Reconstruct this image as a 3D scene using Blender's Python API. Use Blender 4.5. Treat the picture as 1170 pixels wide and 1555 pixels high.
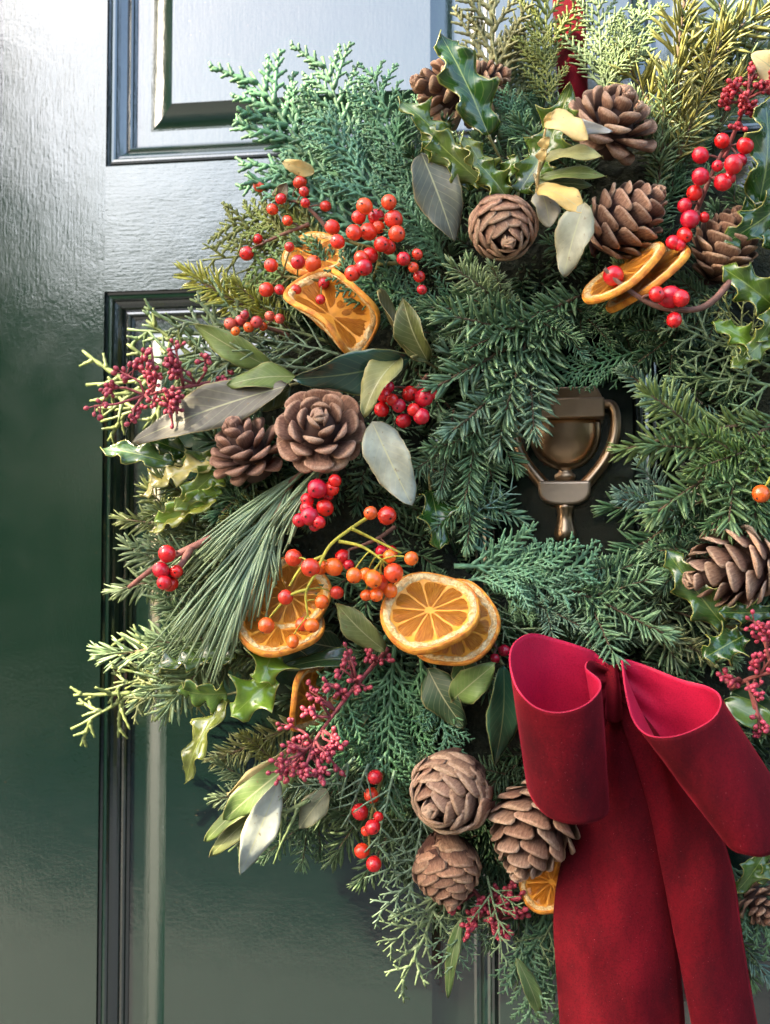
import bpy, bmesh, math, random
from mathutils import Vector, Matrix, noise

for o in list(bpy.data.objects):
    bpy.data.objects.remove(o)
S = bpy.context.scene
COL = S.collection
R = math.radians
rnd = random.Random(7)

# ------------------------------------------------------------------ camera
# door face is the plane Y = 0, the viewer stands at negative Y
FPX = 1990.0
CAM = Vector((0.0, -1.0, 1.5))
YAW, PITCH, ROLL = R(9.0), R(3.0), R(0.0)
cd = bpy.data.cameras.new('camera')
cam = bpy.data.objects.new('camera', cd)
COL.objects.link(cam)
cam.location = CAM
CM = Matrix.Rotation(YAW, 3, 'Z') @ Matrix.Rotation(R(90) + PITCH, 3, 'X') @ Matrix.Rotation(ROLL, 3, 'Z')
cam.rotation_euler = CM.to_euler()
cd.sensor_fit = 'VERTICAL'
cd.sensor_height = 36.0
cd.lens = 36.0 * FPX / 1555.0
cd.clip_start = 0.02
cd.clip_end = 500
cd.dof.use_dof = True
cd.dof.focus_distance = 0.90
cd.dof.aperture_fstop = 6.3
S.camera = cam
S.render.resolution_x, S.render.resolution_y = 770, 1024

# ------------------------------------------------------------------ light
SUN_DIR = Vector((-0.64, -0.50, 0.585)).normalized()      # towards the sun
w = bpy.data.worlds.new('World')
S.world = w
w.use_nodes = True
nt = w.node_tree
sky = nt.nodes.new('ShaderNodeTexSky')
sky.sky_type = 'NISHITA'
sky.sun_disc = False
sky.sun_elevation = math.asin(SUN_DIR.z)
sky.sun_rotation = math.atan2(SUN_DIR.x, SUN_DIR.y)
sky.air_density = 1.15
sky.dust_density = 3.0
sky.ozone_density = 1.0
nt.links.new(sky.outputs[0], nt.nodes['Background'].inputs[0])
nt.nodes['Background'].inputs[1].default_value = 0.14
sd = bpy.data.lights.new('sun', 'SUN')
sd.energy = 4.2
sd.angle = R(0.6)
sd.color = (1.0, 0.86, 0.64)
so = bpy.data.objects.new('sun', sd)
COL.objects.link(so)
so.rotation_euler = SUN_DIR.to_track_quat('Z', 'Y').to_euler()
so.location = (-3, -2, 5)
S.view_settings.view_transform = 'Standard'
S.view_settings.look = 'None'
S.view_settings.exposure = 2.5
S.view_settings.gamma = 1.0
S.view_settings.use_curve_mapping = False

# ------------------------------------------------------------------ layout helpers
VR, VU, VT = CM @ Vector((1, 0, 0)), CM @ Vector((0, 1, 0)), CM @ Vector((0, 0, 1))


def at(px, py, d=0.0):
    """point d metres in front of the door seen at photo pixel px, py"""
    v = CM @ Vector(((px - 585.0) / FPX, -(py - 777.5) / FPX, -1.0))
    k = (-d - CAM.y) / v.y
    return CAM + v * k


def psize(p):
    """metres per photo pixel at point p"""
    return -(p - CAM).dot(VT) / FPX


def dirv(a, e=0.0):
    a, e = R(a), R(e)
    return (math.cos(e) * (math.cos(a) * VR + math.sin(a) * VU) + math.sin(e) * VT).normalized()


def frame(y, zhint):
    """rotation whose Y axis is y and whose Z axis is close to zhint"""
    y = y.normalized()
    z = zhint - y * zhint.dot(y)
    if z.length < 1e-5:
        z = y.orthogonal()
    z.normalize()
    x = y.cross(z)
    return Matrix((x, y, z)).transposed()


def xf(p, rot, s=1.0):
    return Matrix.Translation(p) @ rot.to_4x4() @ (Matrix.Diagonal((s, s, s, 1)) if not hasattr(s, '__len__') else Matrix.Diagonal((*s, 1)))


# ------------------------------------------------------------------ object helpers
class MB:
    def __init__(s):
        s.v, s.f, s.uv, s.mi = [], [], [], []

    def add(s, vs, fs, uvs=None, mi=0):
        o = len(s.v)
        s.v += [tuple(v) for v in vs]
        s.f += [tuple(i + o for i in f) for f in fs]
        s.mi += [mi] * len(fs)
        s.uv += uvs if uvs else [(0.5, 0.5)] * len(vs)

    def tube(s, pts, r0, r1, n=6, mi=0, bump=0.0, cap=True):
        pts = [Vector(p) for p in pts]
        m = len(pts)
        vs, fs, uv = [], [], []
        up = Vector((0.31, 0.22, 0.92))
        for i, p in enumerate(pts):
            t = (pts[min(i + 1, m - 1)] - pts[max(i - 1, 0)]).normalized()
            a = t.cross(up)
            if a.length < 1e-4:
                a = t.orthogonal()
            a.normalize()
            b = t.cross(a)
            r = r0 + (r1 - r0) * i / max(1, m - 1)
            if bump:
                r *= 1 + bump * (1 if i % 2 else -1)
            for k in range(n):
                q = 2 * math.pi * k / n
                vs.append(p + (a * math.cos(q) + b * math.sin(q)) * r)
                uv.append((k / n, i / max(1, m - 1)))
        for i in range(m - 1):
            for k in range(n):
                k2 = (k + 1) % n
                fs.append((i * n + k, i * n + k2, (i + 1) * n + k2, (i + 1) * n + k))
        if cap:
            fs.append(tuple(range(n - 1, -1, -1)))
            fs.append(tuple((m - 1) * n + k for k in range(n)))
        s.add(vs, fs, uv, mi)

    def box(s, a, b, mi=0):
        x0, y0, z0 = a
        x1, y1, z1 = b
        vs = [(x0, y0, z0), (x1, y0, z0), (x1, y1, z0), (x0, y1, z0), (x0, y0, z1), (x1, y0, z1), (x1, y1, z1), (x0, y1, z1)]
        s.add(vs, [(0, 3, 2, 1), (4, 5, 6, 7), (0, 1, 5, 4), (1, 2, 6, 5), (2, 3, 7, 6), (3, 0, 4, 7)], None, mi)

    def lathe(s, prof, n=32, mi=0):
        """profile of (radius, z)"""
        vs, fs = [], []
        for r, z in prof:
            for k in range(n):
                q = 2 * math.pi * k / n
                vs.append((r * math.cos(q), r * math.sin(q), z))
        for i in range(len(prof) - 1):
            for k in range(n):
                k2 = (k + 1) % n
                fs.append((i * n + k, i * n + k2, (i + 1) * n + k2, (i + 1) * n + k))
        fs.append(tuple(range(n - 1, -1, -1)))
        fs.append(tuple((len(prof) - 1) * n + k for k in range(n)))
        s.add(vs, fs, None, mi)

    def mesh(s, name, mats, smooth=True):
        me = bpy.data.meshes.new(name)
        me.from_pydata(s.v, [], s.f)
        for m in (mats if isinstance(mats, (list, tuple)) else [mats]):
            me.materials.append(m)
        ul = me.uv_layers.new(name='UVMap')
        idx = [0] * len(me.loops)
        me.loops.foreach_get('vertex_index', idx)
        flat = []
        for i in idx:
            flat += s.uv[i]
        ul.data.foreach_set('uv', flat)
        me.polygons.foreach_set('material_index', s.mi)
        me.polygons.foreach_set('use_smooth', [smooth] * len(s.f))
        me.update()
        return me


def link(name, me, parent=None, mw=None, color=None):
    o = bpy.data.objects.new(name, me)
    COL.objects.link(o)
    mw = mw if mw is not None else Matrix()
    if parent is not None:
        o.parent = parent
        o.matrix_basis = WM[parent].inverted() @ mw
    else:
        o.matrix_basis = mw
    WM[o] = mw.copy()
    if color is not None:
        o.color = (*color, 1)
    return o


WM = {}


def thing(name, label, cat, p, group=None):
    o = link(name, None, None, Matrix.Translation(p))
    o.empty_display_size = 0.01
    o['label'] = label
    o['category'] = cat
    if group:
        o['group'] = group
    return o


def tag(o, label, cat, group=None):
    o['label'] = label
    o['category'] = cat
    if group:
        o['group'] = group
    return o


def bevel(o, wd, seg=2):
    m = o.modifiers.new('bevel', 'BEVEL')
    m.width = wd
    m.segments = seg
    m.limit_method = 'ANGLE'
    m.angle_limit = R(40)
    return o


def cr(pts, n=8, closed=False):
    """Catmull-Rom through points (any dimension vectors)"""
    pts = [Vector(p) for p in pts]
    out = []
    m = len(pts)
    for i in range(m - 1):
        p0, p1, p2, p3 = pts[max(i - 1, 0)], pts[i], pts[i + 1], pts[min(i + 2, m - 1)]
        for k in range(n):
            t = k / n
            out.append(0.5 * ((2 * p1) + (p2 - p0) * t + (2 * p0 - 5 * p1 + 4 * p2 - p3) * t * t + (3 * p1 - p0 - 3 * p2 + p3) * t ** 3))
    out.append(pts[-1])
    return out


# ------------------------------------------------------------------ materials
def nodes_of(name):
    m = bpy.data.materials.new(name)
    m.use_nodes = True
    n = m.node_tree.nodes
    return m, n, m.node_tree.links, n['Principled BSDF']


def N(n, t, **k):
    x = n.new(t)
    for a, b in k.items():
        setattr(x, a, b)
    return x


def mixc(n, l, a, b, fac, mode='MIX'):
    x = n.new('ShaderNodeMix')
    x.data_type = 'RGBA'
    x.blend_type = mode
    for sock, v in ((x.inputs[6], a), (x.inputs[7], b), (x.inputs[0], fac)):
        if isinstance(v, (int, float)):
            sock.default_value = v
        elif isinstance(v, (tuple, list)):
            sock.default_value = (*v[:3], 1)
        else:
            l.new(v, sock)
    return x.outputs[2]


def ramp(n, l, src, stops):
    x = n.new('ShaderNodeValToRGB')
    e = x.color_ramp.elements
    while len(e) < len(stops):
        e.new(0.5)
    for q, (p, c) in zip(e, stops):
        q.position = p
        q.color = (c, c, c, 1) if isinstance(c, (int, float)) else (*c, 1)
    l.new(src, x.inputs[0])
    return x.outputs[0]


def noise_tex(n, l, scale, detail=3, rough=0.55, vec=None, coord='Object', stretch=None):
    t = n.new('ShaderNodeTexCoord')
    src = t.outputs[coord]
    if stretch:
        mp = n.new('ShaderNodeMapping')
        mp.inputs['Scale'].default_value = stretch
        l.new(src, mp.inputs[0])
        src = mp.outputs[0]
    x = n.new('ShaderNodeTexNoise')
    x.inputs['Scale'].default_value = scale
    x.inputs['Detail'].default_value = detail
    x.inputs['Roughness'].default_value = rough
    l.new(src, x.inputs['Vector'])
    return x.outputs[0]


def bump(n, l, b, h, strength, dist, prev=None):
    x = n.new('ShaderNodeBump')
    x.inputs['Strength'].default_value = strength
    x.inputs['Distance'].default_value = dist
    l.new(h, x.inputs['Height'])
    if prev:
        l.new(prev, x.inputs['Normal'])
    l.new(x.outputs[0], b.inputs['Normal'])
    return x.outputs[0]


def paint(name, stretch):
    m, n, l, b = nodes_of(name)
    big = noise_tex(n, l, 6, 3)
    col = mixc(n, l, (0.0022, 0.0085, 0.0056), (0.0036, 0.0120, 0.0078), big)
    # specks of dust and old undercoat
    sp = noise_tex(n, l, 420, 1)
    msk = noise_tex(n, l, 9, 2)
    a = ramp(n, l, sp, [(0.725, 0), (0.78, 1)])
    c = ramp(n, l, msk, [(0.52, 0), (0.66, 1)])
    mm = N(n, 'ShaderNodeMath', operation='MULTIPLY')
    l.new(a, mm.inputs[0])
    l.new(c, mm.inputs[1])
    mm2 = N(n, 'ShaderNodeMath', operation='MULTIPLY')
    l.new(mm.outputs[0], mm2.inputs[0])
    mm2.inputs[1].default_value = 0.22
    col = mixc(n, l, col, (0.42, 0.27, 0.16), mm2.outputs[0])
    l.new(col, b.inputs['Base Color'])
    b.inputs['IOR'].default_value = 2.28
    rg = noise_tex(n, l, 30, 3)
    rr = ramp(n, l, rg, [(0.3, 0.09), (0.75, 0.15)])
    l.new(rr, b.inputs['Roughness'])
    h1 = noise_tex(n, l, 1.0, 4, 0.6, stretch=stretch)
    h2 = noise_tex(n, l, 330, 2, 0.5)
    h3 = noise_tex(n, l, 26, 2, 0.5)
    p = bump(n, l, b, h1, 0.10, 0.0008)
    p = bump(n, l, b, h2, 0.10, 0.0006, p)
    bump(n, l, b, h3, 0.06, 0.004, p)
    return m


M = {}
M['paint_v'] = paint('door_paint_vertical', (520, 520, 60))
M['paint_h'] = paint('door_paint_horizontal', (60, 520, 520))


def leafy(name, rough=0.45, var=0.35, scale=60, transl=0.25, rib=0.0, margin=0.0, rib_col=(0.5, 0.55, 0.2), margin_col=(0.6, 0.55, 0.12), coat=0.0, tipmix=0.0, tip_col=(0.4, 0.42, 0.15), veins=0.0, spec=0.5, blotch=0.0, bumpy=0.0):
    """leaf tissue whose colour is the object's own colour"""
    m, n, l, b = nodes_of(name)
    oi = n.new('ShaderNodeObjectInfo')
    nz = noise_tex(n, l, scale, 3)
    dark = mixc(n, l, oi.outputs['Color'], (0, 0, 0), var)
    hs = N(n, 'ShaderNodeHueSaturation')
    hs.inputs['Value'].default_value = 1.0 + var
    hs.inputs['Hue'].default_value = 0.492
    l.new(oi.outputs['Color'], hs.inputs['Color'])
    col = mixc(n, l, dark, hs.outputs[0], ramp(n, l, nz, [(0.3, 0), (0.7, 1)]))
    uv = n.new('ShaderNodeUVMap')
    sx = n.new('ShaderNodeSeparateXYZ')
    l.new(uv.outputs[0], sx.inputs[0])
    if rib or margin:
        ab = N(n, 'ShaderNodeMath', operation='SUBTRACT')
        l.new(sx.outputs[0], ab.inputs[0])
        ab.inputs[1].default_value = 0.5
        a2 = N(n, 'ShaderNodeMath', operation='ABSOLUTE')
        l.new(ab.outputs[0], a2.inputs[0])
        if veins:
            # side veins slant away from the midrib
            wv = N(n, 'ShaderNodeMath', operation='MULTIPLY_ADD')
            l.new(a2.outputs[0], wv.inputs[0])
            wv.inputs[1].default_value = -0.55
            l.new(sx.outputs[1], wv.inputs[2])
            sc = N(n, 'ShaderNodeMath', operation='MULTIPLY')
            l.new(wv.outputs[0], sc.inputs[0])
            sc.inputs[1].default_value = 62
            sn = N(n, 'ShaderNodeMath', operation='SINE')
            l.new(sc.outputs[0], sn.inputs[0])
            vv = ramp(n, l, sn.outputs[0], [(0.86, 0), (1.0, veins)])
            col = mixc(n, l, col, rib_col, vv)
        if rib:
            col = mixc(n, l, col, rib_col, ramp(n, l, a2.outputs[0], [(0.006, rib), (0.026, 0)]))
        if margin:
            col = mixc(n, l, col, margin_col, ramp(n, l, a2.outputs[0], [(0.462, 0), (0.49, margin)]))
    if tipmix:
        col = mixc(n, l, col, tip_col, ramp(n, l, sx.outputs[1], [(0.55, 0), (1.0, tipmix)]))
    if blotch:
        bz = noise_tex(n, l, 260, 2)
        col = mixc(n, l, col, (0.16, 0.10, 0.04), ramp(n, l, bz, [(0.68, 0), (0.74, blotch)]))
    l.new(col, b.inputs['Base Color'])
    b.inputs['Roughness'].default_value = rough
    b.inputs['Specular IOR Level'].default_value = spec
    b.inputs['Coat Weight'].default_value = coat
    b.inputs['Coat Roughness'].default_value = 0.12
    if bumpy:
        bump(n, l, b, noise_tex(n, l, 140, 3), bumpy, 0.001)
    if transl:
        tr = n.new('ShaderNodeBsdfTranslucent')
        l.new(col, tr.inputs[0])
        mx = n.new('ShaderNodeMixShader')
        mx.inputs[0].default_value = transl
        l.new(b.outputs[0], mx.inputs[1])
        l.new(tr.outputs[0], mx.inputs[2])
        l.new(mx.outputs[0], n['Material Output'].inputs[0])
    return m


M['needle'] = leafy('fir_needle', 0.38, 0.50, 260, 0.12, tipmix=0.30, tip_col=(0.28, 0.36, 0.14))
M['scaleleaf'] = leafy('cypress_scale_leaf', 0.50, 0.50, 160, 0.12, tipmix=0.20, tip_col=(0.20, 0.28, 0.07), bumpy=0.4)
M['pine'] = leafy('pine_needle', 0.40, 0.35, 40, 0.10, tipmix=0.15, tip_col=(0.35, 0.36, 0.14))
M['holly'] = leafy('holly_leaf', 0.20, 0.35, 70, 0.22, rib=0.65, margin=0.85, rib_col=(0.34, 0.42, 0.10), margin_col=(0.42, 0.40, 0.09), coat=0.8, veins=0.16, bumpy=0.18)
M['smooth'] = leafy('smooth_leaf', 0.50, 0.32, 70, 0.22, rib=0.75, margin=0.55, rib_col=(0.42, 0.42, 0.22), margin_col=(0.42, 0.34, 0.14), veins=0.20, blotch=0.6, bumpy=0.35)
M['laurel'] = leafy('laurel_leaf', 0.22, 0.25, 50, 0.15, rib=0.6, margin=0.25, rib_col=(0.20, 0.26, 0.10), coat=0.6, veins=0.10, bumpy=0.25)
M['twig'] = leafy('twig_bark', 0.8, 0.4, 180, 0, bumpy=0.8)


def berrymat(name, rough=0.22, coat=0.4, sss=0.15):
    m, n, l, b = nodes_of(name)
    oi = n.new('ShaderNodeObjectInfo')
    hs = N(n, 'ShaderNodeHueSaturation')
    hv = N(n, 'ShaderNodeMapRange')
    hv.inputs[3].default_value = 0.985
    hv.inputs[4].default_value = 1.0 + 0.012
    l.new(oi.outputs['Random'], hv.inputs[0])
    hv.inputs[3].default_value = 0.494
    hv.inputs[4].default_value = 0.505
    l.new(hv.outputs[0], hs.inputs['Hue'])
    vv = N(n, 'ShaderNodeMapRange')
    vv.inputs[3].default_value = 0.72
    vv.inputs[4].default_value = 1.12
    l.new(oi.outputs['Random'], vv.inputs[0])
    l.new(vv.outputs[0], hs.inputs['Value'])
    l.new(oi.outputs['Color'], hs.inputs['Color'])
    nz = noise_tex(n, l, 0.9, 3, coord='Object')
    col = mixc(n, l, hs.outputs[0], (0.10, 0.01, 0.0), ramp(n, l, nz, [(0.55, 0), (0.8, 0.5)]))
    sp = noise_tex(n, l, 9, 2, coord='Object')
    col = mixc(n, l, col, (0.16, 0.05, 0.01), ramp(n, l, sp, [(0.70, 0), (0.74, 0.5)]))
    l.new(col, b.inputs['Base Color'])
    b.inputs['Roughness'].default_value = rough
    b.inputs['Coat Weight'].default_value = coat
    b.inputs['Coat Roughness'].default_value = 0.1
    bump(n, l, b, noise_tex(n, l, 2.2, 3, coord='Object'), 0.12, 0.12)
    return m


M['berry'] = berrymat('berry_skin', 0.26, 0.35)
M['bud'] = leafy('skimmia_bud', 0.45, 0.4, 300, 0, bumpy=0.2)


def plain(name, c, rough=0.6, **k):
    m, n, l, b = nodes_of(name)
    nz = noise_tex(n, l, k.get('scale', 60), 3)
    v = k.get('var', 0.3)
    l.new(mixc(n, l, tuple(x * (1 - v) for x in c), tuple(min(1, x * (1 + v)) for x in c), nz), b.inputs['Base Color'])
    b.inputs['Roughness'].default_value = rough
    if k.get('bump'):
        bump(n, l, b, noise_tex(n, l, k.get('bscale', 200), 4), k['bump'], k.get('bdist', 0.001))
    return m


M['calyx'] = plain('berry_calyx', (0.02, 0.008, 0.005), 0.8)


def conemat():
    m, n, l, b = nodes_of('pine_cone_scale')
    oi = n.new('ShaderNodeObjectInfo')
    uv = n.new('ShaderNodeUVMap')
    sx = n.new('ShaderNodeSeparateXYZ')
    l.new(uv.outputs[0], sx.inputs[0])
    nz = ramp(n, l, noise_tex(n, l, 5.0, 5, 0.7, stretch=(3, 0.8, 3)), [(0.32, 0), (0.68, 1)])
    base = mixc(n, l, (0.060, 0.026, 0.022), (0.19, 0.088, 0.062), nz)
    tan = mixc(n, l, (0.32, 0.160, 0.105), (0.72, 0.45, 0.30), nz)
    # the end of each scale is paler wood
    col = mixc(n, l, base, tan, ramp(n, l, sx.outputs[1], [(0.40, 0.0), (0.66, 0.7), (0.90, 1.0)]))
    rim = mixc(n, l, (0.62, 0.36, 0.21), (0.95, 0.72, 0.54), nz)
    col = mixc(n, l, col, rim, ramp(n, l, sx.outputs[0], [(0.42, 0), (0.85, 0.85)]))
    dk = noise_tex(n, l, 9, 3)
    col = mixc(n, l, col, (0.05, 0.025, 0.02), ramp(n, l, dk, [(0.64, 0), (0.80, 0.5)]))
    hs = N(n, 'ShaderNodeHueSaturation')
    vv = N(n, 'ShaderNodeMapRange')
    vv.inputs[3].default_value = 0.75
    vv.inputs[4].default_value = 1.2
    l.new(oi.outputs['Random'], vv.inputs[0])
    l.new(vv.outputs[0], hs.inputs['Value'])
    l.new(col, hs.inputs['Color'])
    col = mixc(n, l, hs.outputs[0], oi.outputs['Color'], 1.0, 'MULTIPLY')
    l.new(col, b.inputs['Base Color'])
    b.inputs['Roughness'].default_value = 0.58
    b.inputs['Specular IOR Level'].default_value = 0.35
    bump(n, l, b, noise_tex(n, l, 8, 5, 0.7, stretch=(4, .8, 4)), 0.7, 0.06)
    return m


M['cone'] = conemat()


def orangemats():
    m, n, l, b = nodes_of('orange_rind')
    nz = noise_tex(n, l, 5, 3)
    l.new(mixc(n, l, (0.56, 0.15, 0.012), (0.88, 0.36, 0.035), ramp(n, l, nz, [(0.35, 0), (0.6, 1)])), b.inputs['Base Color'])
    b.inputs['Roughness'].default_value = 0.45
    bump(n, l, b, noise_tex(n, l, 60, 2), 0.4, 0.02)
    M['rind'] = m
    m, n, l, b = nodes_of('orange_pith')
    nz = noise_tex(n, l, 7, 4, 0.7)
    l.new(mixc(n, l, (0.66, 0.30, 0.06), (0.88, 0.68, 0.34), ramp(n, l, nz, [(0.36, 0), (0.60, 1)])), b.inputs['Base Color'])
    b.inputs['Roughness'].default_value = 0.7
    bump(n, l, b, noise_tex(n, l, 14, 4), 0.5, 0.03)
    M['pith'] = m
    M['membrane'] = plain('orange_membrane', (0.82, 0.33, 0.035), 0.5, scale=8)
    m, n, l, b = nodes_of('orange_flesh')
    oi = n.new('ShaderNodeObjectInfo')
    uv = n.new('ShaderNodeUVMap')
    mp = n.new('ShaderNodeMapping')
    mp.inputs['Scale'].default_value = (14, 2.2, 1)
    l.new(uv.outputs[0], mp.inputs[0])
    x = n.new('ShaderNodeTexNoise')
    x.inputs['Scale'].default_value = 1.6
    x.inputs['Detail'].default_value = 4
    l.new(mp.outputs[0], x.inputs['Vector'])
    col = mixc(n, l, (0.68, 0.18, 0.010), (0.94, 0.42, 0.045), ramp(n, l, x.outputs[0], [(0.3, 0), (0.68, 1)]))
    l.new(col, b.inputs['Base Color'])
    b.inputs['Roughness'].default_value = 0.34
    b.inputs['Coat Weight'].default_value = 0.2
    bump(n, l, b, x.outputs[0], 0.7, 0.05)
    tr = n.new('ShaderNodeBsdfTranslucent')
    l.new(col, tr.inputs[0])
    mx = n.new('ShaderNodeMixShader')
    mx.inputs[0].default_value = 0.25
    l.new(b.outputs[0], mx.inputs[1])
    l.new(tr.outputs[0], mx.inputs[2])
    l.new(mx.outputs[0], n['Material Output'].inputs[0])
    M['flesh'] = m


orangemats()


def velvet(name, c0, c1, sheen, sheencol, rough=0.9, scale=500):
    m, n, l, b = nodes_of(name)
    big = noise_tex(n, l, 11, 6, 0.72, stretch=(1.6, 1, .7))
    fine = noise_tex(n, l, 900, 2, 0.6)
    col = mixc(n, l, c0, c1, ramp(n, l, big, [(0.35, 0), (0.68, 1)]))
    col = mixc(n, l, col, tuple(x * 0.55 for x in c0), ramp(n, l, fine, [(0.45, 0.0), (0.75, 0.6)]))
    l.new(col, b.inputs['Base Color'])
    b.inputs['Roughness'].default_value = rough
    b.inputs['Specular IOR Level'].default_value = 0.15
    crush = noise_tex(n, l, 13, 5, 0.75, stretch=(2.2, 1, .8))
    l.new(ramp(n, l, crush, [(0.34, sheen * .15), (0.52, sheen * .6), (0.70, min(1, sheen * 1.8))]), b.inputs['Sheen Weight'])
    lint = noise_tex(n, l, 1300, 1)
    col = mixc(n, l, col, (0.55, 0.16, 0.18), ramp(n, l, lint, [(0.76, 0), (0.80, 0.55)]))
    l.new(col, b.inputs['Base Color'])
    b.inputs['Sheen Roughness'].default_value = 0.28
    b.inputs['Sheen Tint'].default_value = (*sheencol, 1)
    p = bump(n, l, b, fine, 0.3, 0.0006)
    bump(n, l, b, noise_tex(n, l, 34, 3, 0.5), 0.25, 0.005, p)
    return m


M['velvet'] = velvet('red_velvet_pile', (0.050, 0.0008, 0.0034), (0.160, 0.0020, 0.0075), 0.70, (1.0, 0.05, 0.09))
M['satin'] = velvet('red_ribbon_backing', (0.44, 0.010, 0.044), (0.52, 0.013, 0.052), 0.12, (1, 0.3, 0.4), 0.5)


def bronze(name, rough, c0=(0.46, 0.29, 0.16), c1=(0.66, 0.45, 0.27)):
    m, n, l, b = nodes_of(name)
    nz = noise_tex(n, l, 40, 4)
    l.new(mixc(n, l, c0, c1, nz), b.inputs['Base Color'])
    b.inputs['Metallic'].default_value = 1
    b.inputs['Roughness'].default_value = rough
    bump(n, l, b, noise_tex(n, l, 500, 2, stretch=(1, 1, 0.1)), 0.08, 0.001)
    return m


M['bronze'] = bronze('aged_bronze', 0.30)
M['bronze_brushed'] = bronze('brushed_bronze', 0.42, (0.54, 0.38, 0.24), (0.70, 0.52, 0.35))
M['moss'] = plain('moss_and_straw', (0.018, 0.022, 0.010), 0.95, scale=90, var=0.6, bump=1.0, bscale=120, bdist=0.01)
M['paving'] = plain('stone_paving', (0.026, 0.029, 0.032), 0.85, scale=3, bump=0.3, bscale=30)
M['hedge'] = plain('hedge_leaf', (0.046, 0.056, 0.036), 0.6, scale=4, var=0.5)
M['bark'] = plain('tree_bark', (0.08, 0.06, 0.045), 0.9, scale=6)

# ------------------------------------------------------------------ the door
XL = at(158, 500).x                  # outer edge of the left panels
XR = at(757, 900).x                  # mullion, left edge
XM = at(858, 700).x                  # middle of the door
XR2 = 2 * XM - XR
XL2 = 2 * XM - XL
ZU = at(300, 246).z                  # lower edge of the upper panels
ZL = at(215, 441).z                  # upper edge of the lower panels
ZTOP, ZBOT = ZU + 0.62, ZL - 1.30
STILE = 0.125
TH = 0.040

door = thing('panelled_door', 'glossy dark green panelled wooden door behind the wreath', 'door', (XM, 0.02, ZBOT - 0.2))


def board(name, x0, x1, z0, z1, mat):
    mb = MB()
    c = Vector(((x0 + x1) / 2, 0, (z0 + z1) / 2))
    mb.box((x0 - c.x, 0, z0 - c.z), (x1 - c.x, TH, z1 - c.z))
    o = link(name, mb.mesh(name, mat, False), door, Matrix.Translation(c))
    return o


ZT, ZB = ZTOP + 0.11, ZBOT - 0.2
board('stile', XL - STILE, XL, ZB, ZT, M['paint_v'])
board('stile', XL2, XL2 + STILE, ZB, ZT, M['paint_v'])
board('rail', XL + .00003, XL2 - .00003, ZL, ZU, M['paint_h'])
board('rail', XL + .00003, XL2 - .00003, ZTOP, ZT, M['paint_h'])
board('rail', XL + .00003, XL2 - .00003, ZB, ZBOT, M['paint_h'])
board('mullion', XR, XR2, ZU + .0003, ZTOP - .0003, M['paint_v'])
board('mullion', XR, XR2, ZBOT + .0003, ZL - .0003, M['paint_v'])

# moulding profile: (inward from the opening, depth behind the door face)
PROF = [(0.0, 0.0035), (0.0022, 0.0045), (0.0026, 0.0030), (0.0040, 0.0018), (0.0058, 0.0020), (0.0070, 0.0034), (0.0074, 0.0048),
        (0.0095, 0.0058), (0.0120, 0.0078), (0.0136, 0.0098), (0.0140, 0.0112), (0.0150, 0.0106), (0.0166, 0.0104), (0.0180, 0.0114), (0.0184, 0.0140), (0.0205, 0.0150), (0.0208, 0.0165)]
PD = 0.0160                          # depth of the flat of the panel


def ring_rect(prof, x0, x1, z0, z1):
    mb = MB()
    n = len(prof)
    for side in range(4):
        vs = []
        for e in (0, 1):
            for t, h in prof:
                q = [(x0 + t, z0 + t), (x1 - t, z0 + t), (x1 - t, z1 - t), (x0 + t, z1 - t)][(side + e) % 4]
                vs.append((q[0], h, q[1]))
        mb.add(vs, [(i, i + 1, n + i + 1, n + i) for i in range(n - 1)])
    return mb


def panel(x0, x1, z0, z1):
    cx, cz = (x0 + x1) / 2, (z0 + z1) / 2
    mw = Matrix.Translation((cx, 0, cz))
    X0, X1, Z0, Z1 = x0 - cx, x1 - cx, z0 - cz, z1 - cz
    p = MB()
    t0, t1, t2 = 0.001, 0.0385, 0.0525            # flat, foot of the bevel, raised field
    prof = [(t0, PD)] + [(t1 - .006 + (t2 - t1 + .006) * u, PD - 0.0070 * u ** 1.7) for u in [i / 12 for i in range(13)]]
    q = ring_rect(prof, X0, X1, Z0, Z1)
    p.v, p.f, p.uv, p.mi = q.v, q.f, q.uv, q.mi
    a, b2, c, d = X0 + t2, X1 - t2, Z0 + t2, Z1 - t2
    p.add([(a, PD - .007, c), (b2, PD - .007, c), (b2, PD - .007, d), (a, PD - .007, d)], [(0, 1, 2, 3)])
    p.box((X0 - .004, PD + .004, Z0 - .004), (X1 + .004, PD + .014, Z1 + .004))
    pan = link('panel', p.mesh('panel', M['paint_v'], False), door, mw)
    mo = ring_rect(PROF, X0 + .0002, X1 - .0002, Z0 + .0002, Z1 - .0002)
    link('moulding', mo.mesh('moulding', M['paint_v'], False), pan, mw)


panel(XL, XR, ZU, ZTOP)
panel(XR2, XL2, ZU, ZTOP)
panel(XL, XR, ZBOT, ZL)
panel(XR2, XL2, ZBOT, ZL)

# frame on both sides, beyond the picture, and the paving in front that the gloss paint mirrors
mb = MB()
mb.box((XL - STILE - 0.40, -0.03, ZB - .05), (XL - STILE - 0.004, 0.12, ZT + 0.35))
mb.box((XL2 + STILE + 0.004, -0.03, ZB - .05), (XL2 + STILE + 0.40, 0.12, ZT + 0.35))
mb.box((XL - STILE - 0.0038, -0.03, ZT + .004), (XL2 + STILE + 0.0038, 0.12, ZT + 0.35))
fr = link('door_frame', mb.mesh('door_frame', M['paint_v'], False), None, Matrix())
fr['kind'] = 'structure'
mb = MB()
mb.add([(-40, -60, 0), (40, -60, 0), (40, 0.2, 0), (-40, 0.2, 0)], [(0, 1, 2, 3)])
gr = link('pavement', mb.mesh('pavement', M['paving'], False), None, Matrix.Translation((0, 0, ZB - .12)))
gr['kind'] = 'structure'


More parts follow.
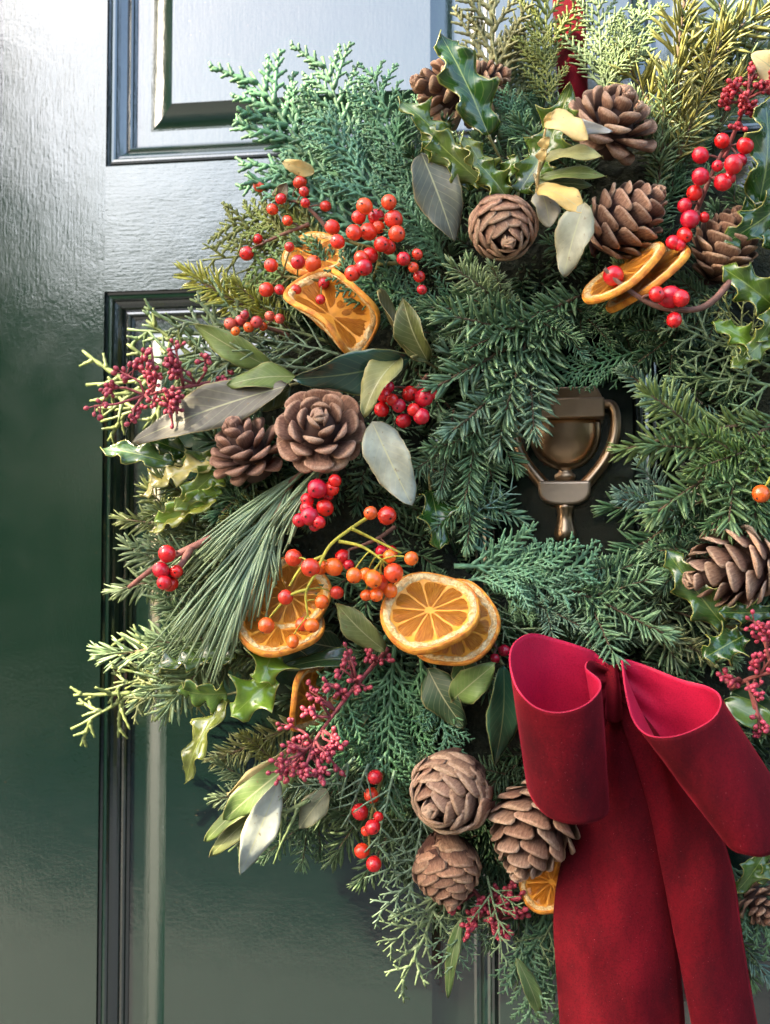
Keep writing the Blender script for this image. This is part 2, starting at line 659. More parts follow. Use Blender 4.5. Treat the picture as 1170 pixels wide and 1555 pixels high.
def leaf_cloud(name, parent, c, rad, n, size, mat, seed):
    r = random.Random(seed)
    mb = MB()
    for i in range(n):
        while True:
            v = Vector((r.uniform(-1, 1), r.uniform(-1, 1), r.uniform(-1, 1)))
            if 0.35 < v.length < 1:
                break
        v *= 0.75 + 0.3 * noise.noise(v * 2.2 + Vector((seed, 0, 0)))
        p = Vector((v.x * rad[0], v.y * rad[1], v.z * rad[2]))
        a = Vector((r.gauss(0, 1), r.gauss(0, 1), r.gauss(0, 1))).normalized() * size
        b = a.orthogonal().normalized() * size * 0.6
        mb.add([p - a, p + b, p + a, p - b], [(0, 1, 2, 3)])
    return link(name, mb.mesh(name, mat, False), parent, Matrix.Translation(c))


def garden_tree(name, label, x, y, h, rad, n, seed):
    t = thing(name, label, 'tree', (x, y, ZB - .12))
    mb = MB()
    mb.tube([(0, 0, 0), (0.05, 0, h * .4), (0, 0.03, h * .8)], 0.16, 0.07, 8)
    link('trunk', mb.mesh('trunk', M['bark']), t, Matrix.Translation((x, y, ZB - .12)))
    o = leaf_cloud('crown', t, (x, y, ZB - .12 + h - rad[2]), rad, n, 0.22, M['hedge'], seed)
    o['kind'] = 'stuff'


garden_tree('garden_tree', 'dark leafy tree reflected at the left side of the glossy door', -6.2, -9.5, 7.1, (2.3, 1.6, 3.7), 3400, 3)
garden_tree('garden_tree', 'tall dark tree reflected in the upper right door panel', 3.4, -9.5, 8.0, (2.5, 1.8, 4.0), 3200, 5)
sc = at(1180, 1010, .10) + SUN_DIR * 2.6      # tree added for shade; its upper left rim lets sun reach left and top
st = thing('shade_tree', 'leafy tree added out of view at the left so that its shade dapples the wreath', 'tree', (sc.x, sc.y, ZB - .12))
mb = MB()
mb.tube([(0, 0, 0), (0.02, 0.01, (sc.z - ZB) * .5), (0, 0, sc.z - ZB)], 0.05, 0.025, 8)
link('trunk', mb.mesh('trunk', M['bark']), st, Matrix.Translation((sc.x, sc.y, ZB - .12)))
o = leaf_cloud('crown', st, sc, (.46, .40, .48), 640, 0.050, M['hedge'], 21)
o['kind'] = 'stuff'
garden_tree('garden_tree', 'tall dense tree added out of view at the left to darken the door reflections', -5.6, -1.9, 7.0, (1.5, 1.3, 3.6), 3600, 13)  # added to darken the reflections in the left bevels and cut sky fill
hedge = leaf_cloud('hedge', None, (0, -11.0, ZB + 1.4), (14, 1.0, 3.9), 9000, 0.24, M['hedge'], 9)
tag(hedge, 'long dark green hedge mirrored in the gloss of the door', 'hedge')

# ------------------------------------------------------------------ door knocker
KD = 0.0
kp = at(858, 700, 0.012)
ks = psize(kp)
knocker = thing('door_knocker', 'aged bronze urn door knocker in the middle of the wreath', 'knocker', (kp.x, 0, kp.z))


def kpt(px, py, d):
    p = at(px, py, d)
    return Vector((p.x - kp.x, p.y, p.z - kp.z))


KW = Matrix.Translation((kp.x, 0, kp.z))
# back plate: stepped trapezoid cap above a bar
mb = MB()


def slab(mb, poly, y0, y1, mi=0):
    n = len(poly)
    vs = [(x, y0, z) for x, z in poly] + [(x, y1, z) for x, z in poly]
    fs = [tuple(range(n)), tuple(range(2 * n - 1, n - 1, -1))] + [(i, i + n, (i + 1) % n + n, (i + 1) % n) for i in range(n)]
    mb.add(vs, fs, None, mi)


def kz(py):
    return kpt(858, py, 0.012).z


hw = 60 * ks
slab(mb, [(-48 * ks, kz(588)), (48 * ks, kz(588)), (58 * ks, kz(606)), (-58 * ks, kz(606))], -0.014, -0.001)
bevel(link('cap', mb.mesh('cap', M['bronze'], False), knocker, KW), 0.0012, 3)
mb = MB()
slab(mb, [(-hw, kz(607)), (hw, kz(607)), (hw, kz(637)), (-hw, kz(637))], -0.024, -0.001)
bevel(link('crossbar', mb.mesh('crossbar', M['bronze_brushed'], False), knocker, KW), 0.0015, 3)
# urn bowl
mb = MB()
prof = []
for t in [i / 14 for i in range(15)]:
    z = kz(638) + (kz(712) - kz(638)) * t
    prof.append((54 * ks * (max(0.0, 1 - t ** 2.3)) ** 0.62 + 9 * ks * t, z))
prof += [(11 * ks, kz(716)), (16 * ks, kz(720)), (16 * ks, kz(725)), (12 * ks, kz(730)), (12 * ks, kz(752))]
mb.lathe(prof, 36)
o = link('urn_bowl', mb.mesh('urn_bowl', M['bronze']), knocker, KW)
o.scale = (1, 0.40, 1)
o.location.y -= 0.004
# swinging handle: two arms, striker plate and turned knob
hd = [(56, 616), (70, 618), (76, 632), (76, 655), (70, 680), (58, 704), (43, 724), (28, 740), (12, 750)]
arms = []
for s in (-1, 1):
    mb = MB()
    pts = cr([Vector((s * x * ks, -0.017 - 0.008 * i / 8, kz(y))) for i, (x, y) in enumerate(hd)], 6)
    mb.tube(pts, 0.0035, 0.0049, 14)
    arms.append(link('handle_arm', mb.mesh('handle_arm', M['bronze']), knocker, KW))
mb = MB()
poly = [(-39, 733), (39, 733)] + [(39 * math.cos(R(a)) ** 0.8 if a < 90 else -39 * abs(math.cos(R(a))) ** 0.8, 745 + 25 * math.sin(R(a)) ** 0.8) for a in range(0, 181, 15)]
slab(mb, [(x * ks, kz(y)) for x, y in poly], -0.034, -0.020)
bevel(link('striker_plate', mb.mesh('striker_plate', M['bronze_brushed'], False), knocker, KW), 0.0022, 3)
mb = MB()
mb.lathe([(15 * ks, kz(768)), (13 * ks, kz(774)), (11 * ks, kz(783)), (12 * ks, kz(794)), (15.5 * ks, kz(806)), (16.5 * ks, kz(814)), (14 * ks, kz(821)), (8 * ks, kz(825))], 24)
o = link('knob', mb.mesh('knob', M['bronze']), knocker, KW)
o.location.y -= 0.026

# ------------------------------------------------------------------ greenery meshes
def needle(mb, p, d, nrm, ln, wd, r):
    """one slim bent needle"""
    side = d.cross(nrm).normalized()
    up = side.cross(d).normalized()
    bend = r.uniform(-0.10, 0.16)
    vs, uv = [], []
    for t, ww in ((0.0, 0.55), (0.35, 1.0), (0.75, 0.85), (1.0, 0.16)):
        c = p + d * ln * t + up * ln * bend * t * t
        for a, b in ((1, 0), (0, 0.55), (-1, 0), (0, -0.45)):
            vs.append(c + side * a * wd * .5 * ww + up * b * wd * .5 * ww)
            uv.append((0.5 + 0.5 * a, t))
    fs = []
    for i in range(3):
        for k in range(4):
            fs.append((4 * i + k, 4 * i + (k + 1) % 4, 4 * i + 4 + (k + 1) % 4, 4 * i + 4 + k))
    fs.append((12, 13, 14, 15))
    mb.add(vs, fs, uv)


def fir_mesh(seed, L=0.10, nl=0.0135, wd=0.00205, side=2, dens=1.0, spread=58, allround=0.5):
    r = random.Random(seed)
    tw, nd = MB(), MB()

    def stem(p0, d0, ln, rad, top):
        pts, p, d = [], p0.copy(), d0.copy()
        for i in range(7):
            pts.append(p.copy())
            d = (d + Vector((r.gauss(0, .05), r.gauss(0, .03), r.gauss(0, .05)))).normalized()
            p = p + d * ln / 6
        tw.tube(pts, rad, rad * .5, 5)
        n = int(ln / 0.00080 * dens)
        for i in range(n):
            t = (i + r.random()) / n
            k = t * 6
            a = min(5, int(k))
            c = pts[a].lerp(pts[a + 1], k - a)
            ax = (pts[a + 1] - pts[a]).normalized()
            ang = i * 2.39996 + r.uniform(-.3, .3)
            u = ax.orthogonal().normalized()
            v = ax.cross(u)
            # local up of the sprig is +Z: bring needles out of the underside
            rad_d = u * math.cos(ang) + v * math.sin(ang)
            if rad_d.z < -0.25 and r.random() > allround:
                rad_d.z *= -0.6
                rad_d.normalize()
            sp = R(spread * (1 - 0.55 * max(0, t - .75) / .25) + r.gauss(0, 7))
            dd = (ax * math.cos(sp) + rad_d * math.sin(sp)).normalized()
            l2 = nl * (0.75 + 0.35 * math.sin(math.pi * min(1, t * 0.9 + .12))) * r.uniform(.82, 1.1)
            needle(nd, c + rad_d * rad * .7, dd, rad_d.cross(ax), l2, wd, r)
        # bud and end needles
        ax = (pts[-1] - pts[-2]).normalized()
        for i in range(9):
            q = Vector((r.gauss(0, 1), r.gauss(0, 1), r.gauss(0, 1))).normalized()
            needle(nd, pts[-1], (ax + q * .55).normalized(), q, nl * r.uniform(.6, .85), wd, r)
        return pts

    pts = stem(Vector((0, 0, 0)), Vector((0, 1, 0)), L, 0.0017, True)
    for k in range(side):
        i = 1 + (k * 2) // max(1, side - 0) + (k % 2)
        s = 1 if k % 2 else -1
        a = R(r.uniform(38, 52))
        stem(pts[min(i, 4)], Vector((s * math.sin(a), math.cos(a), r.uniform(-.1, .25))).normalized(), L * r.uniform(.42, .58), 0.0012, False)
    return tw.mesh('twig', M['twig']), nd.mesh('needles', M['needle'])


def frond_mesh(seed, L=0.12, levels=3, rad=0.0011, ang=42, n1=11, flat=0.15, gap=1.0, mat='scaleleaf', lenf=0.52, droop=0.0, lenf2=None):
    """branching spray of scale leaves (cypress, juniper)"""
    r = random.Random(seed)
    tw, lf = MB(), MB()

    def br(p0, d0, nrm, ln, lev, rd):
        pts, p, d = [], p0.copy(), d0.copy()
        n = 5 + int(ln / 0.006)
        n = min(n, 16)
        for i in range(n):
            pts.append(p.copy())
            d = (d + Vector((r.gauss(0, .045), r.gauss(0, .03), r.gauss(0, .045) - droop * .02))).normalized()
            p = p + d * ln / (n - 1)
        if lev == 0:
            tw.tube(pts[:max(3, n // 2)], rd * 1.25, rd * .7, 5)
        lf.tube(pts, rd * 1.05, rd * .50, 6, 0, 0.22)
        if lev >= levels - 1:
            return
        m = max(2, int((n1 if lev == 0 else n1 * .80 if lev == 1 else 3) * (ln / L) ** (0.0 if lev == 0 else 0.45)))
        for k in range(m):
            t = (0.12 if lev == 0 else .18) + (0.97 - .12) * (k + r.uniform(-.2, .2)) / m
            t = min(.95, max(.04, t))
            q = t * (n - 1)
            a = min(n - 2, int(q))
            c = pts[a].lerp(pts[a + 1], q - a)
            ax = (pts[a + 1] - pts[a]).normalized()
            s = 1 if k % 2 else -1
            sd = ax.cross(nrm).normalized() * s
            an = R(ang + r.gauss(0, 6))
            dd = (ax * math.cos(an) + sd * math.sin(an) + nrm * r.gauss(0, flat)).normalized()
            l2 = ln * (lenf if lev == 0 or not lenf2 else lenf2) * (1.0 - 0.62 * t) * r.uniform(.75, 1.2) * (1.15 if lev else 1.0)
            if l2 > 0.0025:
                br(c, dd, (nrm + Vector((r.gauss(0, flat), r.gauss(0, flat), 0))).normalized(), l2, lev + 1, rd * .86)

    br(Vector((0, 0, 0)), Vector((0, 1, 0)), Vector((0, 0, 1)), L, 0, rad)
    return tw.mesh('twig', M['twig']), lf.mesh('scale_leaves', M[mat])


FIR = [fir_mesh(11 + i, 0.10, 0.0185, 0.00255, 2 + i % 2, .72) for i in range(4)]
FIRB = [fir_mesh(31 + i, 0.07, 0.0165, 0.00245, 0, 1.0, 62, 0.9) for i in range(3)]          # single brush-like shoots
CYP = [frond_mesh(51 + i, 0.12, 3, 0.00200, 40, 19, 0.10, lenf=0.50, lenf2=0.27) for i in range(4)]
JUN = [frond_mesh(71 + i, 0.11, 3, 0.00165, 42, 9, 0.25, lenf=0.46) for i in range(4)]
THIN = [frond_mesh(91 + i, 0.10, 2, 0.00170, 42, 9, 0.22, lenf=0.50) for i in range(2)]
KINDS = {'fir': ('fir_sprig', FIR, 0.10, 'needles'), 'brush': ('fir_shoot', FIRB, 0.07, 'needles'), 'cyp': ('cypress_spray', CYP, 0.12, 'scale_leaves'),
         'jun': ('juniper_twig', JUN, 0.11, 'scale_leaves'), 'thin': ('juniper_twig', THIN, 0.10, 'scale_leaves')}

WC = (866, 705)                       # middle of the wreath in the photograph
wc = at(*WC, 0.045)
wreath = thing('evergreen_wreath', 'round mixed evergreen wreath of fir, cypress and juniper hung on the green door', 'wreath', wc)
wk = psize(wc)
mb = MB()
NR, NS = 96, 18
vs, fs = [], []
for i in range(NR):
    a = 2 * math.pi * i / NR
    for k in range(NS):
        b = 2 * math.pi * k / NS
        q = Vector((math.cos(a), 0, math.sin(a)))
        rr = 0.034 * (1 + 0.25 * noise.noise(Vector((math.cos(a) * 5, math.sin(a) * 5, b * 1.3))))
        vs.append(q * (360 * wk + rr * 1.9 * math.cos(b)) + Vector((0, -rr * 0.75 * math.sin(b), 0)))
for i in range(NR):
    for k in range(NS):
        fs.append((i * NS + k, i * NS + (k + 1) % NS, ((i + 1) % NR) * NS + (k + 1) % NS, ((i + 1) % NR) * NS + k))
mb.add(vs, fs)
link('moss_base', mb.mesh('moss_base', M['moss']), wreath, Matrix.Translation(wc))

G_FIR = (0.092, 0.175, 0.098)
G_BLUE = (0.125, 0.215, 0.2)
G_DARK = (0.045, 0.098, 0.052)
G_GOLD = (0.2, 0.2, 0.062)  # fir green with warm sunlight mixed into the colour
G_PALE = (0.17, 0.24, 0.13)
G_CYP = (0.066, 0.15, 0.098)
G_CYPY = (0.150, 0.180, 0.045)
G_JUN = (0.13, 0.185, 0.1)
G_JUNB = (0.12, 0.19, 0.135)
G_JUNY = (0.17, 0.2, 0.08)


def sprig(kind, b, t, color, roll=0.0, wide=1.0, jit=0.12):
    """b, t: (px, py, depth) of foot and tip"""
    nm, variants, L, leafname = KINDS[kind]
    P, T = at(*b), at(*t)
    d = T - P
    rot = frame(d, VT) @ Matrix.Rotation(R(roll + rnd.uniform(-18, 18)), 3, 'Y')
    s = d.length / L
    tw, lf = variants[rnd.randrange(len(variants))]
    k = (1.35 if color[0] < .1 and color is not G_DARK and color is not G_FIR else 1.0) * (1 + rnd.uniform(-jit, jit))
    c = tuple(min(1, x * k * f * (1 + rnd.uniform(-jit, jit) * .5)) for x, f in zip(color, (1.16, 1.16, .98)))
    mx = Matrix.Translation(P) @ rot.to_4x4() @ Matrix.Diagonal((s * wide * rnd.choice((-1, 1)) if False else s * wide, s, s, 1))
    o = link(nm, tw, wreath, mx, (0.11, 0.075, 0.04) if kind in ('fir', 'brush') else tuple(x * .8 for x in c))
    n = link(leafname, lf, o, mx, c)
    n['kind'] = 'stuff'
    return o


# underlayer: fir all the way round the ring, also past the edge of the picture
ang = 0.0
while ang < 360:
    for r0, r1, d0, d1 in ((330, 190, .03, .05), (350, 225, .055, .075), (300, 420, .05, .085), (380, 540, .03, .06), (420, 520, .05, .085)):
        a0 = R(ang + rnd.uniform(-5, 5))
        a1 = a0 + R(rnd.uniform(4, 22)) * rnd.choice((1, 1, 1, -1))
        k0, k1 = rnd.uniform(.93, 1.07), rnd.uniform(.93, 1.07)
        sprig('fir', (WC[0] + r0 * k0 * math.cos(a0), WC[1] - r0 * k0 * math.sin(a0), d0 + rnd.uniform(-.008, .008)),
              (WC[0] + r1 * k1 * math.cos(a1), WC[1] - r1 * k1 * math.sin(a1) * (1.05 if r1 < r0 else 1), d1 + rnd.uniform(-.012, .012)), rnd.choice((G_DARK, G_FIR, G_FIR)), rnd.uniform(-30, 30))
    ang += 13

SPR = [
    # upper left cypress fans
    ('cyp', (580, 330, .07), (338, 118, .075), G_CYP), ('cyp', (590, 320, .08), (447, 92, .085), G_CYP), ('cyp', (610, 300, .08), (566, 112, .08), G_CYP),
    ('cyp', (600, 340, .085), (500, 165, .09), G_CYP), ('cyp', (650, 350, .08), (612, 175, .085), G_CYP), ('cyp', (610, 400, .085), (430, 240, .08), G_CYP),
    ('cyp', (680, 400, .09), (560, 235, .10), G_CYP), ('cyp', (690, 420, .09), (590, 300, .105), G_CYPY if False else G_CYP), ('cyp', (640, 260, .07), (650, 140, .06), G_CYP),
    ('cyp', (540, 290, .06), (395, 165, .06), G_CYP), ('cyp', (600, 280, .06), (520, 150, .06), G_CYP),
    # yellower cypress on the left shoulder
    ('cyp', (540, 400, .09), (345, 318, .08), G_CYPY), ('cyp', (520, 380, .085), (372, 340, .07), G_CYPY), ('cyp', (560, 430, .10), (385, 385, .095), (.09, .14, .045)),
    ('jun', (480, 380, .07), (315, 402, .06), G_CYPY), ('cyp', (650, 470, .105), (450, 425, .11), (.035, .085, .045)), ('cyp', (660, 500, .10), (500, 420, .115), (.035, .085, .045)),
    ('cyp', (740, 480, .10), (600, 440, .115), (.03, .08, .045)), ('jun', (520, 440, .09), (395, 415, .085), G_CYPY),
    # top
    ('cyp', (742, 200, .06), (733, -30, .05), (.18, .19, .085)), ('cyp', (760, 210, .065), (770, 40, .055), (.15, .18, .09)), ('cyp', (790, 200, .06), (788, 60, .05), G_CYP),
    ('cyp', (825, 140, .07), (808, -30, .06), G_CYPY), ('cyp', (838, 170, .07), (832, 50, .075), G_CYPY), ('cyp', (915, 150, .07), (922, -20, .07), (.12, .18, .10)),
    ('cyp', (915, 150, .075), (950, 35, .075), (.14, .20, .10)), ('cyp', (925, 160, .07), (955, -10, .06), G_JUN), ('cyp', (800, 230, .08), (770, 130, .09), G_CYP),
    ('fir', (1010, 260, .07), (1065, -30, .06), G_GOLD), ('fir', (1030, 240, .08), (1112, 55, .07), G_GOLD), ('fir', (1000, 280, .08), (1030, 120, .085), G_PALE), ('fir', (1000, 330, .07), (1070, 210, .07), G_FIR),
    ('fir', (1090, 200, .06), (1180, -20, .05), G_PALE),
    # left side
    ('brush', (430, 490, .08), (280, 432, .075), (.34, .36, .05)), ('brush', (440, 500, .08), (350, 440, .085), (.26, .29, .06)), ('brush', (430, 520, .07), (380, 430, .065), (.15, .17, .05)),  # sun on the left shoots is put into their yellow-green
    ('jun', (440, 545, .08), (118, 562, .07), G_JUNY), ('jun', (440, 530, .085), (188, 482, .08), G_JUN), ('jun', (430, 560, .075), (140, 620, .065), G_JUNY), ('jun', (470, 540, .09), (262, 462, .09), G_JUN),
    ('jun', (460, 550, .09), (215, 520, .085), G_JUN), ('jun', (500, 520, .09), (330, 470, .10), G_JUN), ('jun', (480, 560, .095), (300, 560, .10), G_JUNB), ('thin', (520, 540, .10), (390, 500, .105), G_JUNB),
    ('fir', (360, 860, .075), (178, 880, .065), G_PALE), ('fir', (350, 820, .075), (192, 775, .07), (.16, .20, .07)), ('fir', (390, 960, .075), (163, 968, .06), G_PALE), ('fir', (350, 800, .08), (215, 830, .075), G_PALE),
    ('fir', (380, 760, .08), (230, 770, .08), (.15, .18, .06)), ('fir', (420, 780, .085), (300, 730, .09), G_FIR), ('fir', (400, 1000, .07), (240, 960, .08), G_PALE), ('fir', (420, 900, .08), (260, 1000, .07), (.10, .15, .09)),
    ('fir', (420, 800, .08), (250, 900, .075), (.12, .17, .09)), ('brush', (400, 750, .08), (335, 780, .10), G_GOLD),
    ('jun', (340, 985, .07), (93, 1091, .06), G_JUNY), ('jun', (340, 1000, .07), (150, 1035, .065), G_JUNY), ('jun', (330, 990, .07), (208, 1088, .065), G_JUNY), ('jun', (370, 990, .08), (200, 985, .07), G_JUN),
    # lower left
    ('brush', (450, 1100, .075), (335, 1165, .07), (.17, .19, .08)), ('fir', (480, 1190, .07), (330, 1200, .06), G_PALE), ('fir', (500, 1220, .06), (405, 1300, .05), G_FIR), ('brush', (440, 1180, .075), (380, 1110, .08), G_GOLD),
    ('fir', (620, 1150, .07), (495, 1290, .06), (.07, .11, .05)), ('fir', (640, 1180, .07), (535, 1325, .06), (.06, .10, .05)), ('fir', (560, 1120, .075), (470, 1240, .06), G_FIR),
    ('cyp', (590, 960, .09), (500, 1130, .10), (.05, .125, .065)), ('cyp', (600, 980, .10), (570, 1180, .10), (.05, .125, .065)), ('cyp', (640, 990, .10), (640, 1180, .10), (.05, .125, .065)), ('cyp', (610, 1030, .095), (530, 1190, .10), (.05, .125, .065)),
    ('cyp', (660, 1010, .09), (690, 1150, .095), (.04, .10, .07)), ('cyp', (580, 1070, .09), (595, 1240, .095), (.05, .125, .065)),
    ('thin', (540, 1150, .11), (435, 1240, .11), G_JUNB), ('thin', (560, 1160, .11), (510, 1268, .11), G_JUNB), ('thin', (470, 1215, .11), (310, 1292, .10), G_JUN), ('thin', (600, 1170, .105), (565, 1300, .11), G_JUNB),
    ('thin', (520, 1190, .11), (425, 1190, .115), G_JUNB),
    # foot of the wreath
    ('jun', (680, 1280, .085), (570, 1395, .08), G_JUNB), ('jun', (680, 1320, .085), (607, 1505, .075), G_JUN), ('jun', (690, 1350, .085), (585, 1440, .08), G_JUN), ('jun', (740, 1330, .095), (768, 1462, .10), G_JUN),
    ('jun', (710, 1370, .08), (655, 1490, .075), G_JUNB), ('jun', (650, 1220, .085), (565, 1345, .08), G_JUNB), ('jun', (720, 1380, .085), (690, 1480, .08), G_JUNB), ('jun', (640, 1260, .09), (605, 1400, .085), G_JUNB),
    ('cyp', (830, 1340, .07), (838, 1565, .06), (.05, .11, .06)), ('cyp', (800, 1380, .07), (815, 1545, .065), (.06, .12, .07)), ('fir', (800, 1300, .06), (820, 1440, .06), G_FIR), ('jun', (840, 1400, .07), (782, 1500, .07), G_JUN),
    ('fir', (1060, 1340, .06), (1165, 1480, .06), G_BLUE), ('fir', (1080, 1330, .06), (1130, 1490, .055), G_FIR), ('cyp', (1100, 1300, .07), (1190, 1440, .065), (.05, .11, .06)),
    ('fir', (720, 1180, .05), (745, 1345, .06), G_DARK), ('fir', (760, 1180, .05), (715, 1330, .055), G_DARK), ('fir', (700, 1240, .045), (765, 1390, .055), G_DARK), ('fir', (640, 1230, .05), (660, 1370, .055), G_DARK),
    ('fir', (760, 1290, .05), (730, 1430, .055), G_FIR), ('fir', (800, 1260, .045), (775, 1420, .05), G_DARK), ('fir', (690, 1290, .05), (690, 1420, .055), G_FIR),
    # inner ring
    ('brush', (780, 470, .10), (688, 415, .135), G_PALE), ('brush', (770, 460, .10), (740, 410, .13), G_PALE), ('fir', (800, 470, .09), (650, 450, .115), G_PALE), ('fir', (870, 470, .085), (665, 590, .125), (.085, .155, .09)), ('fir', (880, 450, .085), (700, 520, .115), (.075, .145, .08)),
    ('fir', (830, 530, .085), (668, 640, .125), (.11, .185, .125)), ('fir', (825, 465, .085), (735, 590, .11), (.075, .145, .08)), ('fir', (735, 600, .10), (690, 760, .115), (.075, .145, .078)), ('fir', (742, 570, .09), (700, 722, .105), (.075, .145, .078)),
    ('fir', (690, 620, .10), (660, 745, .11), (.085, .155, .09)), ('fir', (715, 640, .08), (722, 770, .095), G_FIR), ('fir', (720, 700, .09), (700, 830, .105), (.08, .15, .085)), ('fir', (640, 700, .09), (780, 800, .09), (.055, .11, .085)),
    ('brush', (800, 480, .10), (880, 505, .10), G_FIR), ('brush', (840, 480, .095), (895, 535, .095), (.05, .12, .09)), ('fir', (900, 490, .07), (1000, 540, .08), G_DARK), ('fir', (860, 450, .08), (930, 520, .09), G_DARK), ('cyp', (980, 530, .085), (850, 570, .09), (.035, .09, .05)),
    ('cyp', (690, 860, .105), (905, 878, .105), (.08, .165, .115)), ('cyp', (700, 885, .10), (845, 858, .11), (.08, .16, .11)), ('cyp', (720, 830, .10), (880, 900, .095), (.07, .15, .10)), ('thin', (700, 790, .10), (790, 745, .10), G_BLUE), ('thin', (690, 780, .095), (775, 790, .10), G_JUNB),
    ('cyp', (760, 900, .09), (820, 940, .10), (.075, .145, .08)), ('thin', (740, 900, .10), (770, 975, .11), G_JUN), ('thin', (780, 950, .10), (870, 1010, .11), G_JUN),
    # right side of the hole
    ('brush', (1060, 650, .085), (945, 578, .095), G_BLUE), ('fir', (1090, 640, .08), (985, 615, .10), G_BLUE), ('fir', (1170, 640, .085), (950, 662, .12), (.12, .20, .065)), ('fir', (1190, 670, .09), (1050, 700, .12), (.12, .20, .055)),
    ('fir', (1080, 770, .08), (945, 735, .095), G_BLUE), ('brush', (1040, 780, .085), (950, 745, .10), G_BLUE), ('fir', (1180, 640, .09), (1000, 780, .12), (.075, .14, .06)), ('fir', (1100, 740, .085), (925, 860, .09), (.05, .11, .06)), ('fir', (1190, 710, .09), (1080, 800, .115), (.06, .13, .06)),
    ('jun', (1180, 560, .10), (1000, 500, .11), G_JUN), ('jun', (1190, 590, .10), (1010, 560, .115), G_JUN), ('jun', (1160, 540, .105), (1080, 440, .115), G_JUNY), ('fir', (1120, 440, .09), (1000, 480, .10), G_FIR), ('jun', (1180, 480, .10), (1110, 550, .12), G_JUNY),
    ('fir', (1080, 420, .08), (930, 460, .095), G_FIR), ('fir', (1060, 480, .08), (960, 560, .095), G_DARK),
    # above the bow
    ('fir', (880, 870, .085), (1085, 968, .092), (.10, .16, .09)), ('fir', (840, 880, .09), (1010, 960, .115), (.09, .155, .10)), ('fir', (960, 840, .085), (1075, 925, .10), (.10, .16, .10)), ('fir', (800, 910, .085), (960, 985, .092), (.08, .14, .10)), ('fir', (980, 830, .085), (900, 920, .10), (.07, .13, .095)),
    ('brush', (980, 945, .09), (1082, 992, .098), (.17, .20, .09)), ('fir', (1100, 780, .085), (1000, 880, .105), (.06, .12, .07)), ('fir', (1050, 830, .085), (960, 930, .10), (.06, .12, .07)), ('fir', (780, 900, .09), (880, 960, .105), (.09, .15, .12)),
]
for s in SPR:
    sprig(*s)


# tuft of long pine needles
def pine_tuft(b, tips, n, seed):
    r = random.Random(seed)
    P = at(*b)
    tw, nd = MB(), MB()
    tp = [at(*t) - P for t in tips]
    stem_end = (sum(tp, Vector()) / len(tp)) * 0.42
    tw.tube([Vector((0, 0, 0)), stem_end * .5 + VT * .004, stem_end], 0.0022, 0.0016, 6)
    for i in range(n):
        a = r.randrange(len(tp) - 1)
        e = tp[a].lerp(tp[a + 1], r.random()) * r.uniform(.86, 1.05)
        st = stem_end * r.uniform(0.0, 1.0)
        e = e + Vector((r.gauss(0, .004), r.gauss(0, .006), r.gauss(0, .004)))
        mid = st.lerp(e, .45) + VT * r.uniform(.002, .020) + VU * r.uniform(0.0, .012) + VR * r.gauss(0, .003)
        pts = [st * (1 - t) ** 2 + mid * 2 * t * (1 - t) + e * t * t for t in [k / 7 for k in range(8)]]
        nd.tube(pts, 0.00125, 0.00060, 5)
    o = link('pine_tuft', tw.mesh('twig', M['twig']), wreath, Matrix.Translation(P), (.25, .12, .07))
    q = link('needles', nd.mesh('needles', M['pine']), o, Matrix.Translation(P), (.22, .31, .17))
    q['kind'] = 'stuff'


pine_tuft((445, 730, .105), [(242, 970, .115), (262, 985, .12), (285, 990, .125), (305, 1015, .13), (330, 1018, .13), (345, 1012, .13), (372, 960, .125), (405, 930, .12), (425, 880, .12)], 92, 4)
pine_tuft((480, 700, .10), [(240, 890, .10), (300, 860, .11), (330, 850, .115)], 30, 5)
pine_tuft((500, 700, .10), [(400, 800, .12), (425, 830, .125), (445, 800, .12)], 26, 6)


# ------------------------------------------------------------------ pine cones
def scale_mesh(seed, bend, cup, ridge=0.0, tk=1.0):
    """one woody scale: Y runs from the core to the rounded thick end, Z is its upper face"""
    r = random.Random(seed)
    mb = MB()
    sec = [(0.0, .36, .04), (0.30, .55, .06), (0.55, 0.84, .08), (0.74, 1.0, .10), (0.88, .92, .12), (0.96, .64, .11), (1.0, .26, .05)]
    n = 10
    vs, uv = [], []
    j = [r.uniform(-.05, .05) for _ in range(n)]
    for v, wv, tv in sec:
        for k in range(n):
            q = 2 * math.pi * k / n
            x = math.cos(q) * wv * .5 * (1 + j[k] * v)
            z = math.sin(q) * abs(math.sin(q)) ** .45 * tv * .56 * tk
            y = v + j[k] * .10 * (v > .7)
            if math.sin(q) < 0 and ridge:
                z -= ridge * max(0, v - .55) * (1 - abs(2 * x)) * 1.2     # keel and boss on the outer face
            z += bend * v * v + cup * x * x * 4 * v
            vs.append((x, y, z))
            side = abs(math.cos(q)) ** 3 * max(0, min(1, (v - .45) / .25))
            uv.append((max(side, max(0, (v - .86) / .12)), v))
    fs = []
    for i in range(len(sec) - 1):
        for k in range(n):
            k2 = (k + 1) % n
            fs.append((i * n + k, i * n + k2, (i + 1) * n + k2, (i + 1) * n + k))
    fs.append(tuple((len(sec) - 1) * n + k for k in range(n)))
    mb.add(vs, fs, uv)
    return mb.mesh('cone_scale', M['cone'])


SC_OPEN = [scale_mesh(i, 0.10, 0.10, 0.02, 1.45) for i in range(3)]
SC_CLOSED = [scale_mesh(10 + i, 0.18, 0.13, 0.10, 1.15) for i in range(3)]
SC_HALF = [scale_mesh(20 + i, 0.05, 0.10, 0.05, 0.95) for i in range(3)]
STYLE = {  # angle from the axis at foot and tip, scales, meshes, width, length
    'open': (106, 8, 42, SC_OPEN, .295, .56), 'half': (78, -2, 50, SC_HALF, .40, .46), 'closed': (60, -24, 60, SC_CLOSED, .42, .44)}
CORE = None


